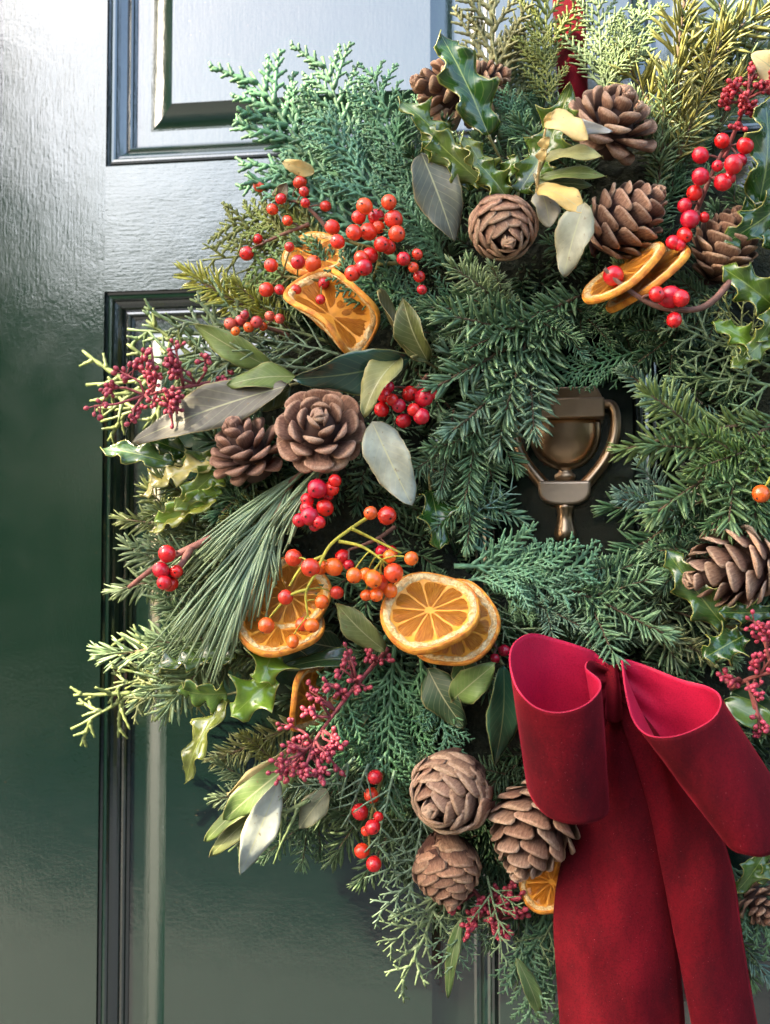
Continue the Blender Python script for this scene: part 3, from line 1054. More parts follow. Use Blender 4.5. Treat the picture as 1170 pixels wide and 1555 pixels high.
def cone_core():
    mb = MB()
    mb.lathe([(0.05, -.42), (.26, -.36), (.33, -.2), (.30, .05), (.20, .25), (.08, .40)], 12)
    return mb.mesh('core', M['corewood'])


M['corewood'] = plain('cone_core_wood', (0.055, 0.026, 0.018), 0.85)
CORE = cone_core()


def pine_cone(c, dia, ln, ax, style, label, tint=(1, 1, 1), seed=0, nscale=None):
    """c: (px, py, depth); dia, ln in photo pixels; ax: (image angle, tilt to viewer) of the tip"""
    r = random.Random(seed + 5)
    P = at(*c)
    k = psize(P)
    D, L = dia * k, ln * k
    z = dirv(*ax)
    x = z.orthogonal().normalized()
    rot = Matrix((x, z.cross(x), z)).transposed()
    MW = Matrix.Translation(P) @ rot.to_4x4()
    t = thing('pine_cone', label, 'pine cone', P, 'pine cones tucked into the wreath')
    a0, a1, n, meshes, wf, lf = STYLE[style]
    n = nscale or n
    link('core', CORE, t, MW @ Matrix.Diagonal((D * .72, D * .72, L * 1.0, 1)))
    for i in range(n):
        u = min(1.0, i / (n - 6))
        u2 = u ** 0.80
        # egg-shaped outline
        rr = math.sin(math.pi * (0.16 + 0.80 * u2)) ** 0.75
        if u > .985:
            rr = .10
        rr = max(rr * (1.0 if u2 < .5 else 1 - .18 * (u2 - .5)), .10) * D * .5 * r.uniform(.96, 1.04)
        zz = L * (-.40 + .86 * u2)
        al = R(a0 + (a1 - a0) * u2 ** (1.55 if style == 'open' else 1.0) + r.gauss(0, 3.5))
        sl = D * lf * (1 - .45 * u2) * r.uniform(.95, 1.05)
        sw = D * wf * (0.42 + .58 * (rr / (D * .5)) ** .8) * r.uniform(.94, 1.06)
        ph = i * 2.399963 + r.gauss(0, .05)
        j = i - (n - 8)
        if j >= 0:                       # the small scales that close the tip
            rr = D * .5 * (.24 - .21 * j / 7)
            al = R(14 - 12 * j / 7)
            sl, sw = D * .26, D * (.20 - .05 * j / 7)
            zz = L * (.435 + .055 * j / 7)
        er = Vector((math.cos(ph), math.sin(ph), 0))
        ep = Vector((-math.sin(ph), math.cos(ph), 0))
        ez = Vector((0, 0, 1))
        d = er * math.sin(al) + ez * math.cos(al)
        tip = er * rr + ez * zz
        base = tip - d * sl
        X = -ep
        Z = X.cross(d)
        m = Matrix((X, d, Z)).transposed() @ Matrix.Rotation(r.gauss(0, .07), 3, 'Y')
        mm = MW @ Matrix.Translation(base) @ m.to_4x4() @ Matrix.Diagonal((sw, sl, sl * 1.0, 1))
        v = r.uniform(.82, 1.12)
        link('scale', meshes[r.randrange(3)], t, mm, tuple(min(1, q * v) for q in tint))
    return t


pine_cone((690, 140, .085), 118, 150, (172, 20), 'open', 'open pine cone half hidden behind the upright holly leaf at the top', (1.05, .86, .74), 1)
pine_cone((738, 128, .075), 80, 92, (20, 30), 'open', 'small open pine cone peeping out right of the upright holly leaf', (1.05, .86, .74), 13)
pine_cone((930, 188, .105), 150, 130, (68, 42), 'open', 'wide open pine cone with flared scales beside the top ribbon', (.98, .88, .82), 2)
pine_cone((952, 333, .110), 122, 150, (38, 24), 'half', 'closed egg-shaped pine cone lying above the edge-on orange slices', (1.0, .92, .86), 3)
pine_cone((764, 348, .120), 114, 112, (-78, 52), 'closed', 'round closed pine cone facing forward between grey leaf and gold leaves', (1.05, .92, .84), 4)
pine_cone((1102, 372, .105), 106, 126, (72, 22), 'half', 'pine cone with its tip up below the red berries at the right edge', (1.0, .86, .76), 5)
pine_cone((487, 655, .125), 146, 120, (92, 66), 'open', 'open rosette pine cone facing the viewer beside the crimson berries', (1.0, .88, .84), 6)
pine_cone((376, 684, .112), 126, 125, (118, 28), 'open', 'open pine cone with a raised tip at the left of the rosette cone', (.82, .68, .66), 7)
pine_cone((1108, 862, .110), 136, 170, (196, 18), 'half', 'large pale pine cone lying over the dark holly leaf on the right', (1.15, 1.0, .92), 8)
pine_cone((680, 1208, .125), 138, 132, (205, 55), 'closed', 'largest closed pine cone in the bottom trio, spiral tip facing forward', (1.18, 1.04, .96), 9)
pine_cone((680, 1325, .100), 112, 118, (-84, 30), 'closed', 'smaller shaded pine cone hanging lowest in the bottom trio', (.98, .86, .78), 10)
pine_cone((808, 1262, .115), 142, 165, (-112, 22), 'half', 'pine cone with lifted scales tucked against the left bow loop', (1.2, 1.04, .96), 11)
pine_cone((1152, 1372, .075), 72, 80, (-60, 40), 'open', 'small brown pine cone to the right of the ribbon tails', (.95, .8, .7), 12)


# ------------------------------------------------------------------ orange slices
def orange_slice(c, rad, nrm, label, thick=11, spin=0, fold=0.0, fold_ang=0, wave=0.09, seed=0, nseg=10, cut=None):
    """nrm: (image angle, tilt) of the face normal; fold: curvature of a dried, curled slice"""
    r = random.Random(seed + 40)
    P = at(*c)
    k = psize(P)
    Rr, th = rad * k, thick * k
    z = dirv(*nrm)
    x = (VR - z * VR.dot(z)).normalized()
    rot = Matrix((x, z.cross(x), z)).transposed()
    MW = Matrix.Translation(P) @ rot.to_4x4() @ Matrix.Diagonal((Rr, Rr, Rr, 1))
    h = th / Rr / 2
    fa = R(fold_ang)
    ph = r.uniform(0, 6)

    def warp(x, y, zz):
        q = math.atan2(y, x)
        rr = math.hypot(x, y)
        f = 1 + .035 * math.sin(3 * q + ph) + .02 * math.sin(5 * q + ph * 2)
        x, y = x * f, y * f
        zz += wave * rr * rr * math.sin(2 * q + ph)
        if fold:
            u = x * math.cos(fa) + y * math.sin(fa)
            v = -x * math.sin(fa) + y * math.cos(fa)
            t = v * fold
            rho = 1 / fold
            v2 = (rho - zz) * math.sin(t)
            z2 = rho - (rho - zz) * math.cos(t)
            x, y, zz = u * math.cos(fa) - v2 * math.sin(fa), u * math.sin(fa) + v2 * math.cos(fa), z2
        return (x, y, zz)

    t = thing('orange_slice', label, 'orange slice', P, 'dried orange slices in the wreath')
    NN = 56
    # rind: closed rounded band
    mb = MB()
    prof = [(.925, h * .98), (.965, h * 1.02), (.99, h * .8), (1.0, h * .2), (1.0, -h * .3), (.985, -h * .85), (.96, -h * 1.0), (.92, -h * .95)]
    vs, fs = [], []
    for i in range(NN):
        a = 2 * math.pi * i / NN
        for q, zz in prof:
            vs.append(warp(q * math.cos(a), q * math.sin(a), zz))
    m = len(prof)
    for i in range(NN):
        for j in range(m):
            fs.append((i * m + j, i * m + (j + 1) % m, ((i + 1) % NN) * m + (j + 1) % m, ((i + 1) % NN) * m + j))
    mb.add(vs, fs)
    link('rind', mb.mesh('rind', M['rind']), t, MW)
    # pith: ring and thin membrane disc
    mb = MB()
    vs, fs = [], []
    prof = [(.0, h * .30), (.3, h * .30), (.6, h * .30), (.79, h * .34), (.815, h * .86), (.86, h * 1.0), (.935, h * 1.0), (.93, -h * .9), (.84, -h * .9), (.79, -h * .5), (.6, -h * .30), (.3, -h * .3), (.0, -h * .30)]
    m = len(prof)
    for i in range(NN):
        a = 2 * math.pi * i / NN
        for jj, (q, zz) in enumerate(prof):
            q2 = q + (.018 * math.sin(i * 1.7 + seed) + .012 * math.sin(i * 0.9)) * (.78 < q < .87)
            vs.append(warp(q2 * math.cos(a), q2 * math.sin(a), zz))
    for i in range(NN):
        for j in range(m - 1):
            fs.append((i * m + j, ((i + 1) % NN) * m + j, ((i + 1) % NN) * m + j + 1, i * m + j + 1))
    mb.add(vs, fs)
    for q in range(len(mb.f)):
        mb.mi[q] = 1 if (q % (m - 1)) < 3 or (q % (m - 1)) > 8 else 0
    link('pith', mb.mesh('pith', [M['pith'], M['membrane']]), t, MW)
    # flesh segments, both faces
    edges = [spin + 360 * i / nseg + r.uniform(-5, 5) for i in range(nseg)]
    for i in range(nseg):
        b0, b1 = edges[i], edges[(i + 1) % nseg] + (360 if i == nseg - 1 else 0)
        mb = MB()
        g = 0.55
        na, nr_ = 6, 6
        for sgn in (1, -1):
            vs, fs, uv = [], [], []
            for ia in range(na + 1):
                for ir in range(nr_ + 1):
                    q = .07 + (.80 - .07) * ir / nr_
                    gg = g / max(q, .15)
                    a = R(b0 + gg + (b1 - b0 - 2 * gg) * ia / na)
                    ea = min(1, 3.2 * min(ia / na, 1 - ia / na) + .0)
                    er = min(1, 3.5 * min(ir / nr_, 1 - ir / nr_))
                    hz = h * (.26 + .30 * math.sqrt(max(0, ea * er)) + r.uniform(-.05, .05))
                    vs.append(warp(q * math.cos(a), q * math.sin(a), sgn * hz))
                    uv.append((ia / na + i * .37, ir / nr_ + i * .71))
            for ia in range(na):
                for ir in range(nr_):
                    f = (ia * (nr_ + 1) + ir, (ia + 1) * (nr_ + 1) + ir, (ia + 1) * (nr_ + 1) + ir + 1, ia * (nr_ + 1) + ir + 1)
                    fs.append(f if sgn < 0 else f[::-1])
            mb.add(vs, fs, uv)
        link('segment', mb.mesh('segment', M['flesh']), t, MW)
    return t


orange_slice((690, 948, .118), 71, (118, 58), 'dried orange slice underneath the front slice at the left of the bow', 10, 10, seed=2, wave=.08)
orange_slice((653, 928, .134), 76, (100, 46), 'front dried orange slice of the pair at the left of the bow', 14, 25, seed=1, wave=.07)
orange_slice((503, 480, .118), 76, (50, 68), 'curled bright orange slice folded above the dark glossy leaf', 9, 0, fold=1.8, fold_ang=-38, seed=3, wave=.06)
orange_slice((478, 392, .100), 50, (100, 50), 'yellowish orange slice glimpsed behind the upper left rose hips', 9, 0, fold=.6, fold_ang=-30, seed=4)
orange_slice((945, 416, .120), 72, (128, 17), 'nearly edge-on orange slice in front, beneath the egg-shaped cone', 10, 0, seed=5, wave=.03)
orange_slice((985, 420, .112), 76, (132, 14), 'edge-on orange slice at the back, beneath the egg-shaped cone', 10, 20, seed=6, wave=.03)
orange_slice((425, 948, .108), 68, (85, 34), 'dried orange slice under the long pine needles with hips hanging over it', 10, 0, seed=7)
orange_slice((440, 905, .098), 66, (110, 55), 'rear dried orange slice behind the long pine needles', 10, 0, seed=8)
orange_slice((466, 1058, .094), 55, (-25, 42), 'curled orange slice behind the pink buds at the lower left', 9, 0, fold=1.0, fold_ang=70, seed=9)
orange_slice((838, 1340, .085), 50, (110, 48), 'orange slice peeping out between lower cone and ribbon tail', 10, 0, seed=10)


# ------------------------------------------------------------------ berries
def berry_mesh():
    mb = MB()
    nl, nm = 9, 14
    vs, fs = [], []
    for i in range(nl + 1):
        a = math.pi * i / nl
        rr, zz = math.sin(a), math.cos(a)
        zz *= .97
        if i == 0:
            zz = .90
        if i == nl:
            zz = -.90
        for k in range(nm):
            q = 2 * math.pi * k / nm
            vs.append(((rr + .02) * math.cos(q), (rr + .02) * math.sin(q), zz))
    for i in range(nl):
        for k in range(nm):
            fs.append((i * nm + k, (i + 1) * nm + k, (i + 1) * nm + (k + 1) % nm, i * nm + (k + 1) % nm))
    fs.append(tuple(range(nm)))
    fs.append(tuple(nl * nm + k for k in range(nm - 1, -1, -1)))
    mb.add(vs, fs)
    return mb.mesh('berry', M['berry'])


def calyx_mesh():
    """small dried star left by the flower"""
    mb = MB()
    vs = [(0, 0, .93)]
    for k in range(10):
        q = math.pi * k / 5
        rr = .26 if k % 2 == 0 else .11
        vs.append((rr * math.cos(q), rr * math.sin(q), 1.05 if k % 2 == 0 else .96))
    vs.append((0, 0, .86))
    fs = [(0, 1 + k, 1 + (k + 1) % 10) for k in range(10)] + [(11, 1 + (k + 1) % 10, 1 + k) for k in range(10)]
    mb.add(vs, fs)
    return mb.mesh('calyx', M['calyx'], False)


BERRY, CALYX = berry_mesh(), calyx_mesh()
CRIM = (0.62, 0.010, 0.022)
RED = (0.66, 0.022, 0.012)
ORED = (0.72, 0.055, 0.016)
ORNG = (0.80, 0.125, 0.012)


def berry_sprig(name, label, berries, stem, color, stemcol, d=.12, rs=.0011, group='berry sprigs in the wreath', calyx=1.0, cat='berries', aim=None, seed=0, cols=None):
    """berries: (px, py, radius px[, depth]); stem: polylines of (px, py, depth); every berry hangs on a stalk from the nearest stem"""
    r = random.Random(seed + 77)
    P = at(*stem[0][0])
    t = thing(name, label, cat, P, group)
    T = Matrix.Translation(P)
    mb = MB()
    nodes = []
    for s in stem:
        pts = cr([at(*q) - P for q in s], 6)
        mb.tube(pts, rs * 1.5, rs * .8, 7)
        nodes += pts
    for q in berries:
        dd = q[3] if len(q) > 3 else d + r.uniform(-.010, .010)
        c = at(q[0], q[1], dd)
        rad = q[2] * psize(c) * r.uniform(.88, 1.08)
        loc = c - P
        a = min(nodes, key=lambda v: (v - loc).length + 1.5 * max(0, (loc.z - v.z)))
        out = (loc - a)
        ax = (out.normalized() + VT * r.uniform(.2, 1.3) + VR * r.gauss(0, .45) - VU * r.uniform(-.25, .55)).normalized()
        mid = a.lerp(loc, .5) + VU * out.length * .16
        end = loc - ax * rad * .85
        mb.tube([a * (1 - u) ** 2 + mid * 2 * u * (1 - u) + end * u * u for u in [i / 5 for i in range(6)]], rs * .62, rs * .5, 5)
        rot = Matrix((ax.orthogonal().normalized(), ax.cross(ax.orthogonal().normalized()), ax)).transposed()
        mm = Matrix.Translation(c) @ rot.to_4x4() @ Matrix.Diagonal((rad * r.uniform(.92, 1.03), rad * r.uniform(.94, 1.05), rad * r.uniform(.93, 1.14), 1))
        cc = r.choice(cols) if cols else color
        b = link('berry', BERRY, t, mm, cc)
        if r.random() < calyx:
            link('calyx', CALYX, b, mm @ Matrix.Diagonal((.8, .8, 1, 1)))
    link('stem', mb.mesh('stem', M['twig']), t, T, stemcol)
    return t


OL, BR, YG = (.14, .13, .03), (.16, .075, .045), (.36, .34, .035)
berry_sprig('rose_hip_sprig', 'big bunch of orange-red rose hips at the upper left of the wreath',
            [(554, 313, 15), (591, 307, 13), (603, 355, 15), (598, 333, 14), (538, 353, 14), (560, 352, 13), (513, 367, 13), (505, 345, 13), (580, 371, 12), (553, 406, 16), (536, 415, 12), (572, 330, 13), (545, 330, 11),
             (562, 388, 12), (613, 393, 10), (634, 386, 9), (628, 406, 9), (637, 420, 9), (590, 375, 12), (641, 440, 8), (549, 392, 12), (575, 345, 11)],
            [[(560, 440, .10), (575, 400, .115), (575, 350, .13), (570, 325, .13)], [(575, 400, .115), (615, 400, .12), (632, 400, .12)], [(575, 380, .12), (540, 370, .125), (515, 360, .125)]], RED, OL, .135, cols=[RED, RED, ORED], seed=1)
berry_sprig('rose_hip_sprig', 'sparse red hips poking out above the upper left cypress toward the door',
            [(394, 282, 10), (456, 277, 11), (462, 291, 9), (464, 308, 8), (495, 313, 8), (427, 302, 8), (375, 385, 12), (414, 318, 10), (392, 363, 9), (437, 335, 8)],
            [[(500, 350, .09), (460, 310, .09), (410, 300, .09)], [(470, 340, .09), (420, 360, .09), (395, 372, .09)]], RED, BR, .095, cols=[RED, ORED], seed=2)
berry_sprig('rose_hip_sprig', 'two glossy orange hips with more red ones over the curled orange slice',
            [(476, 401, 13), (453, 398, 13), (449, 441, 11), (412, 403, 11), (405, 440, 11), (425, 440, 9), (440, 375, 9), (492, 430, 9), (487, 455, 8)],
            [[(530, 440, .11), (480, 425, .12), (430, 420, .115)]], RED, OL, .125, cols=[RED, ORED], seed=3)
berry_sprig('berry_sprig', 'dusky pink berries among the juniper at the left of the wreath',
            [(350, 492, 10), (366, 487, 10), (378, 497, 9), (390, 489, 10), (410, 480, 8), (358, 503, 8), (372, 478, 7), (425, 484, 8), (400, 496, 7)],
            [[(440, 510, .09), (395, 495, .10), (350, 497, .10)]], (.55, .05, .05), BR, .108, seed=4, cols=[(.55, .06, .05), (.6, .1, .06), ORNG])
berry_sprig('berry_sprig', 'shiny crimson berry cluster beside the rosette pine cone',
            [(623, 598, 13), (606, 616, 13), (583, 600, 12), (580, 622, 12), (613, 639, 13), (640, 632, 12), (644, 604, 14), (655, 598, 10), (596, 607, 11), (570, 592, 11), (628, 622, 10), (590, 588, 10)],
            [[(650, 570, .10), (620, 605, .115), (600, 615, .115)]], CRIM, BR, .128, seed=5, calyx=.5)
berry_sprig('berry_sprig', 'crimson berry cluster below the rosette cone, above the yellow stems',
            [(482, 742, 15), (467, 759, 11), (494, 771, 13), (470, 784, 14), (455, 790, 12), (485, 793, 11), (466, 772, 10), (504, 742, 11), (509, 730, 10), (478, 798, 10), (498, 752, 9)],
            [[(520, 700, .10), (490, 750, .12), (475, 785, .12)]], CRIM, BR, .135, seed=6, calyx=.6)
berry_sprig('berry_sprig', 'bare brown twig with red berries sticking out at the left edge',
            [(254, 841, 13), (245, 866, 13), (258, 886, 13), (268, 868, 11), (250, 885, 11)],
            [[(350, 805, .10), (290, 832, .11), (240, 858, .112), (196, 892, .11)], [(290, 832, .11), (275, 858, .115), (255, 875, .118)]], CRIM, (.24, .10, .07), .122, rs=.0020, seed=7, calyx=.4)
berry_sprig('rose_hip_sprig', 'loose spray of orange hips on yellow-green stems at the middle of the left side',
            [(446, 847, 13), (472, 862, 15), (507, 861, 14), (588, 783, 15), (563, 779, 12), (538, 874, 14), (567, 879, 13), (556, 872, 11), (598, 870, 15), (577, 886, 13), (592, 845, 11), (625, 848, 11), (557, 904, 11), (593, 897, 12), (512, 900, 10),
             (489, 914, 11), (434, 907, 12), (405, 950, 13), (459, 948, 11), (474, 950, 13), (445, 974, 11), (488, 862, 12), (572, 903, 10)],
            [[(560, 785, .125), (530, 805, .135), (500, 830, .145), (480, 870, .15), (465, 900, .15), (468, 935, .148)], [(515, 822, .14), (550, 830, .145), (580, 850, .145)], [(490, 845, .147), (460, 860, .145), (440, 890, .145)],
             [(468, 895, .15), (440, 905, .148), (412, 935, .145)], [(535, 803, .135), (560, 815, .13), (610, 840, .13)]], ORNG, YG, .142, rs=.0009, seed=8, cols=[ORNG, ORNG, ORED])
berry_sprig('berry_sprig', 'dark red berries in the shade between the orange hips',
            [(580, 838, 12), (520, 846, 11), (595, 838, 9), (530, 858, 8)], [[(600, 800, .10), (570, 820, .11), (530, 835, .11)]], CRIM, BR, .118, seed=9)
berry_sprig('berry_sprig', 'upright crimson berry spike by the big holly leaf at the upper right',
            [(1097, 214, 13), (1132, 221, 14), (1064, 236, 14), (1064, 268, 13), (1098, 277, 14), (1114, 250, 14), (1055, 293, 13), (1040, 312, 12), (1048, 333, 15), (1040, 357, 13), (1022, 368, 11), (1125, 243, 11), (1090, 252, 9), (1108, 270, 11), (1070, 330, 9), (1032, 372, 10)],
            [[(1030, 390, .10), (1050, 340, .11), (1075, 280, .12), (1095, 235, .12), (1110, 222, .12)]], CRIM, (.22, .08, .06), .132, seed=10, calyx=.25, rs=.0014)
berry_sprig('berry_sprig', 'thin brown twig with red berries crossing the edge-on orange slices',
            [(932, 419, 16, .138), (998, 447, 14), (1018, 451, 16), (1034, 453, 13), (1024, 486, 13), (1008, 462, 9)],
            [[(1115, 420, .12), (1085, 455, .13), (1055, 470, .134), (1000, 466, .138), (950, 437, .142), (918, 408, .143)]], CRIM, (.15, .075, .05), .140, rs=.0017, seed=11, calyx=.3)
berry_sprig('berry_sprig', 'scarlet berries on a hanging sprig left of the bottom cone trio',
            [(547, 1233, 13), (565, 1208, 12), (566, 1256, 13), (550, 1292, 13), (568, 1312, 12), (570, 1180, 11), (556, 1262, 9), (575, 1240, 9)],
            [[(590, 1150, .09), (575, 1200, .10), (562, 1250, .10), (562, 1300, .10)]], RED, OL, .108, seed=12, calyx=.3)
berry_sprig('rose_hip_sprig', 'single orange hip at the right edge above the pale cone', [(1156, 750, 15)], [[(1190, 700, .10), (1175, 720, .11), (1165, 735, .12)]], ORNG, YG, .128, seed=13)
berry_sprig('berry_sprig', 'red berries peeping out at the left side of the bow', [(766, 988, 10), (752, 1000, 8)], [[(740, 960, .09), (755, 985, .10)]], CRIM, BR, .112, seed=14)


# ------------------------------------------------------------------ pink bud sprays
def ico_bud():
    v = []
    f = []
    nl, nm = 4, 6
    for i in range(nl + 1):
        a = math.pi * i / nl
        for k in range(nm):
            q = 2 * math.pi * k / nm
            v.append(Vector((math.sin(a) * math.cos(q), math.sin(a) * math.sin(q), math.cos(a) * 1.2)))
    for i in range(nl):
        for k in range(nm):
            f.append((i * nm + k, (i + 1) * nm + k, (i + 1) * nm + (k + 1) % nm, i * nm + (k + 1) % nm))
    return v, f


BUDV, BUDF = ico_bud()


def bud_spray(label, stem, heads, col, stemcol, seed, br=4.1):
    """stem: polyline (px, py, depth); heads: (px, py, radius px, depth, number of buds)"""
    r = random.Random(seed + 300)
    P = at(*stem[0])
    t = thing('bud_spray', label, 'bud spray', P, 'sprays of small pink and red buds')
    tw, bd = MB(), MB()
    pts = cr([at(*q) - P for q in stem], 6)
    tw.tube(pts, .0018, .0011, 7)
    for hx, hy, hr, hd, n in heads:
        n = int(n * .92)
        c = at(hx, hy, hd) - P
        k = psize(at(hx, hy, hd))
        a = min(pts, key=lambda v: (v - c).length + (.02 if (v - c).length < hr * k * .5 else 0))
        # two or three forks reach into the head
        forks = []
        for q in range(max(3, n // 7)):
            e = c + (VR * r.gauss(0, .5) + VU * r.gauss(0, .45) + VT * r.gauss(.1, .35)) * hr * k
            m = a.lerp(e, .5) + Vector((r.gauss(0, .002), r.gauss(0, .002), r.gauss(0, .002)))
            tw.tube([a, m, e], .0011, .0008, 5)
            forks.append((m, e))
        for i in range(n):
            m, e = forks[r.randrange(len(forks))]
            s = m.lerp(e, r.uniform(.3, 1.0))
            d = (VR * r.gauss(0, .8) + VU * r.gauss(0, .8) + VT * r.uniform(-.1, 1.0) + (e - m).normalized() * .6).normalized()
            p = s + d * hr * k * r.uniform(.20, .55)
            tw.tube([s, p], .00055, .00050, 4)
            rad = br * k * r.uniform(.8, 1.15)
            z = d
            x = z.orthogonal().normalized()
            y = z.cross(x)
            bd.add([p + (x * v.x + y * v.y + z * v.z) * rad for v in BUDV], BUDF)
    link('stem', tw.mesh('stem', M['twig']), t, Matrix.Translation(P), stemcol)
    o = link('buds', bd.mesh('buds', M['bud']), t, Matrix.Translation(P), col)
    o['kind'] = 'stuff'


PINK = (.32, .040, .050)
bud_spray('broad spray of dusky pink buds at the far left of the wreath', [(400, 575, .085), (330, 580, .10), (270, 590, .11), (220, 600, .11)],
          [(185, 605, 34, .108, 30), (225, 575, 34, .112, 30), (265, 540, 34, .112, 28), (300, 560, 32, .115, 26), (255, 612, 34, .118, 30), (215, 622, 26, .112, 20), (265, 640, 22, .118, 16), (335, 565, 22, .105, 14), (232, 545, 22, .105, 14)], PINK, (.26, .06, .06), 1)
bud_spray('branching spray of dusky pink buds at the lower left, above the pale leaves', [(590, 985, .10), (550, 1030, .11), (510, 1080, .12), (475, 1130, .125)],
          [(575, 1000, 26, .115, 16), (520, 1010, 30, .12, 18), (515, 1045, 28, .12, 16), (545, 1040, 22, .118, 10), (475, 1075, 24, .125, 16), (450, 1130, 34, .13, 34), (490, 1130, 30, .132, 30), (440, 1175, 34, .13, 36), (475, 1170, 32, .132, 34), (520, 1135, 26, .125, 22), (420, 1190, 20, .125, 14), (470, 1045, 14, .122, 8)],
          (.34, .045, .058), (.24, .05, .05), 2)
bud_spray('dense spray of dark red buds at the top right corner', [(1100, 240, .09), (1120, 190, .10), (1135, 150, .11)],
          [(1135, 125, 28, .112, 34), (1150, 150, 26, .112, 30), (1120, 155, 26, .112, 30), (1110, 185, 20, .108, 18), (1165, 130, 20, .11, 16), (1140, 105, 16, .11, 12)], (.36, .030, .028), (.22, .05, .04), 3)
bud_spray('spray of pink-red buds right of the bow, beside the holly', [(1110, 1045, .10), (1140, 1030, .115), (1175, 1020, .12)],
          [(1150, 960, 32, .12, 34), (1170, 1000, 36, .125, 34), (1140, 1000, 24, .12, 22), (1095, 1030, 20, .118, 16), (1150, 1050, 20, .122, 12), (1165, 1110, 24, .12, 18), (1168, 950, 26, .12, 20)], (.45, .05, .07), (.28, .08, .06), 4)
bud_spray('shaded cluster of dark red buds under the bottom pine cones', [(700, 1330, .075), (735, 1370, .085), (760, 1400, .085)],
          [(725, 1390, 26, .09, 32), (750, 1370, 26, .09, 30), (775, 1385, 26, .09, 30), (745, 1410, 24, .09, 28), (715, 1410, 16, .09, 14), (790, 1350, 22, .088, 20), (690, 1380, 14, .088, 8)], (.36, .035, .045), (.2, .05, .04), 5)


# ------------------------------------------------------------------ leaves
def leaf_mesh(L, W, shape, curl, fold, r, spines=4, twist=0.0, wave=0.0):
    mb = MB()
    holly = shape == 'holly'
    nt = spines * 6 + 4 if holly else 22
    ns = 8
    vs, uv = [], []
    tt = [i / nt for i in range(nt + 1)]
    for i, t in enumerate(tt):
        row = []
        for s_ in range(-ns // 2, ns // 2 + 1):
            s = s_ / (ns / 2)
            sg = 1 if s >= 0 else -1
            y = t * L
            zx = 0.0
            if holly:
                body = math.sin(math.pi * (0.06 + .94 * t) ** .85) ** .62 if t < 1 else 0
                body = max(body, .0)
                phs = (t * spines * 1.0 + (.0 if sg > 0 else .28)) % 1.0
                scal = 1 - .58 * math.sin(math.pi * phs) ** .55
                if t > .93:
                    scal = 1
                wv = W * .5 * (.10 + .90 * body) * scal if t < 1 else 0
                if t > .86:
                    wv = W * .5 * .42 * (1 - t) / .14
                pk = max(0, 1 - 5 * min(phs, 1 - phs)) * abs(s) ** 3 if t < .9 else 0
                y += pk * L * .05
                zx = (W * .20 * pk * (1 if int(t * spines + .5) % 2 else -.55)) + W * .10 * math.sin(t * spines * 2 * math.pi + (0 if sg > 0 else 1.7)) * s * s
            else:
                if shape == 'lance':
                    wv = W * .5 * math.sin(math.pi * t ** .9) ** .85
                elif shape == 'round':
                    wv = W * .5 * math.sin(math.pi * t ** .62) ** .60
                else:
                    wv = W * .5 * math.sin(math.pi * t ** .80) ** .70
                wv *= 1 + .035 * math.sin(t * 17 + sg * 2 + W * 900) + .02 * math.sin(t * 41 + sg)
                zx = wave * W * .20 * math.sin(t * 9 + sg * 1.2 + L * 70) * s * s
            x = s * wv
            z = fold * abs(x) + zx
            tw = twist * (t - .4)
            x, z = x * math.cos(tw) - z * math.sin(tw), x * math.sin(tw) + z * math.cos(tw)
            # bow along the length; ends stay on the chord
            z += curl * L * math.sin(math.pi * t)
            vs.append((x, y, z))
            uv.append((.5 + s * .5, t))
    m = ns + 1
    fs = [(i * m + k, i * m + k + 1, (i + 1) * m + k + 1, (i + 1) * m + k) for i in range(nt) for k in range(ns)]
    mb.add(vs, fs, uv)
    # short stalk
    return mb


def leaf(parent, b, t, width, col, shape='oval', mat='smooth', roll=0, curl=.08, fold=.15, spines=4, twist=0.0, wave=.6, thick=.00028, label=None):
    P, T = at(*b), at(*t)
    d = T - P
    k = psize(P.lerp(T, .5))
    rot = frame(d, VT) @ Matrix.Rotation(R(roll), 3, 'Y')
    mb = leaf_mesh(d.length, width * k, shape, curl, fold, rnd, spines, R(twist), wave)
    o = link('leaf', mb.mesh('leaf', M[mat]), parent, Matrix.Translation(P) @ rot.to_4x4(), col)
    so_ = o.modifiers.new('thickness', 'SOLIDIFY')
    so_.thickness = thick
    so_.offset = 0
    if label:
        o['label'] = label
    return o


def leaf_sprig(name, label, cat, group, leaves, stems, stemcol=(.16, .15, .05), rs=.0010):
    first = leaves[0]['b']
    P = at(*first)
    t = thing(name, label, cat, P, group)
    for q in leaves:
        leaf(t, **q)
    if stems:
        mb = MB()
        for s in stems:
            mb.tube(cr([at(*q) - P for q in s], 5), rs * 1.2, rs * .7, 6)
        link('stem', mb.mesh('stem', M['twig']), t, Matrix.Translation(P), stemcol)
    return t


HG = 'holly sprigs in the wreath'
LG = 'smooth-leaved sprigs in the wreath'


def lf(b, t, w, col, **k):
    return dict(b=b, t=t, width=w, col=col, **k)


def H(b, t, w, col, **k):
    return lf(b, t, w * 1.18, col, shape='holly', mat='holly', **{**dict(thick=.0006, fold=.22), **k})


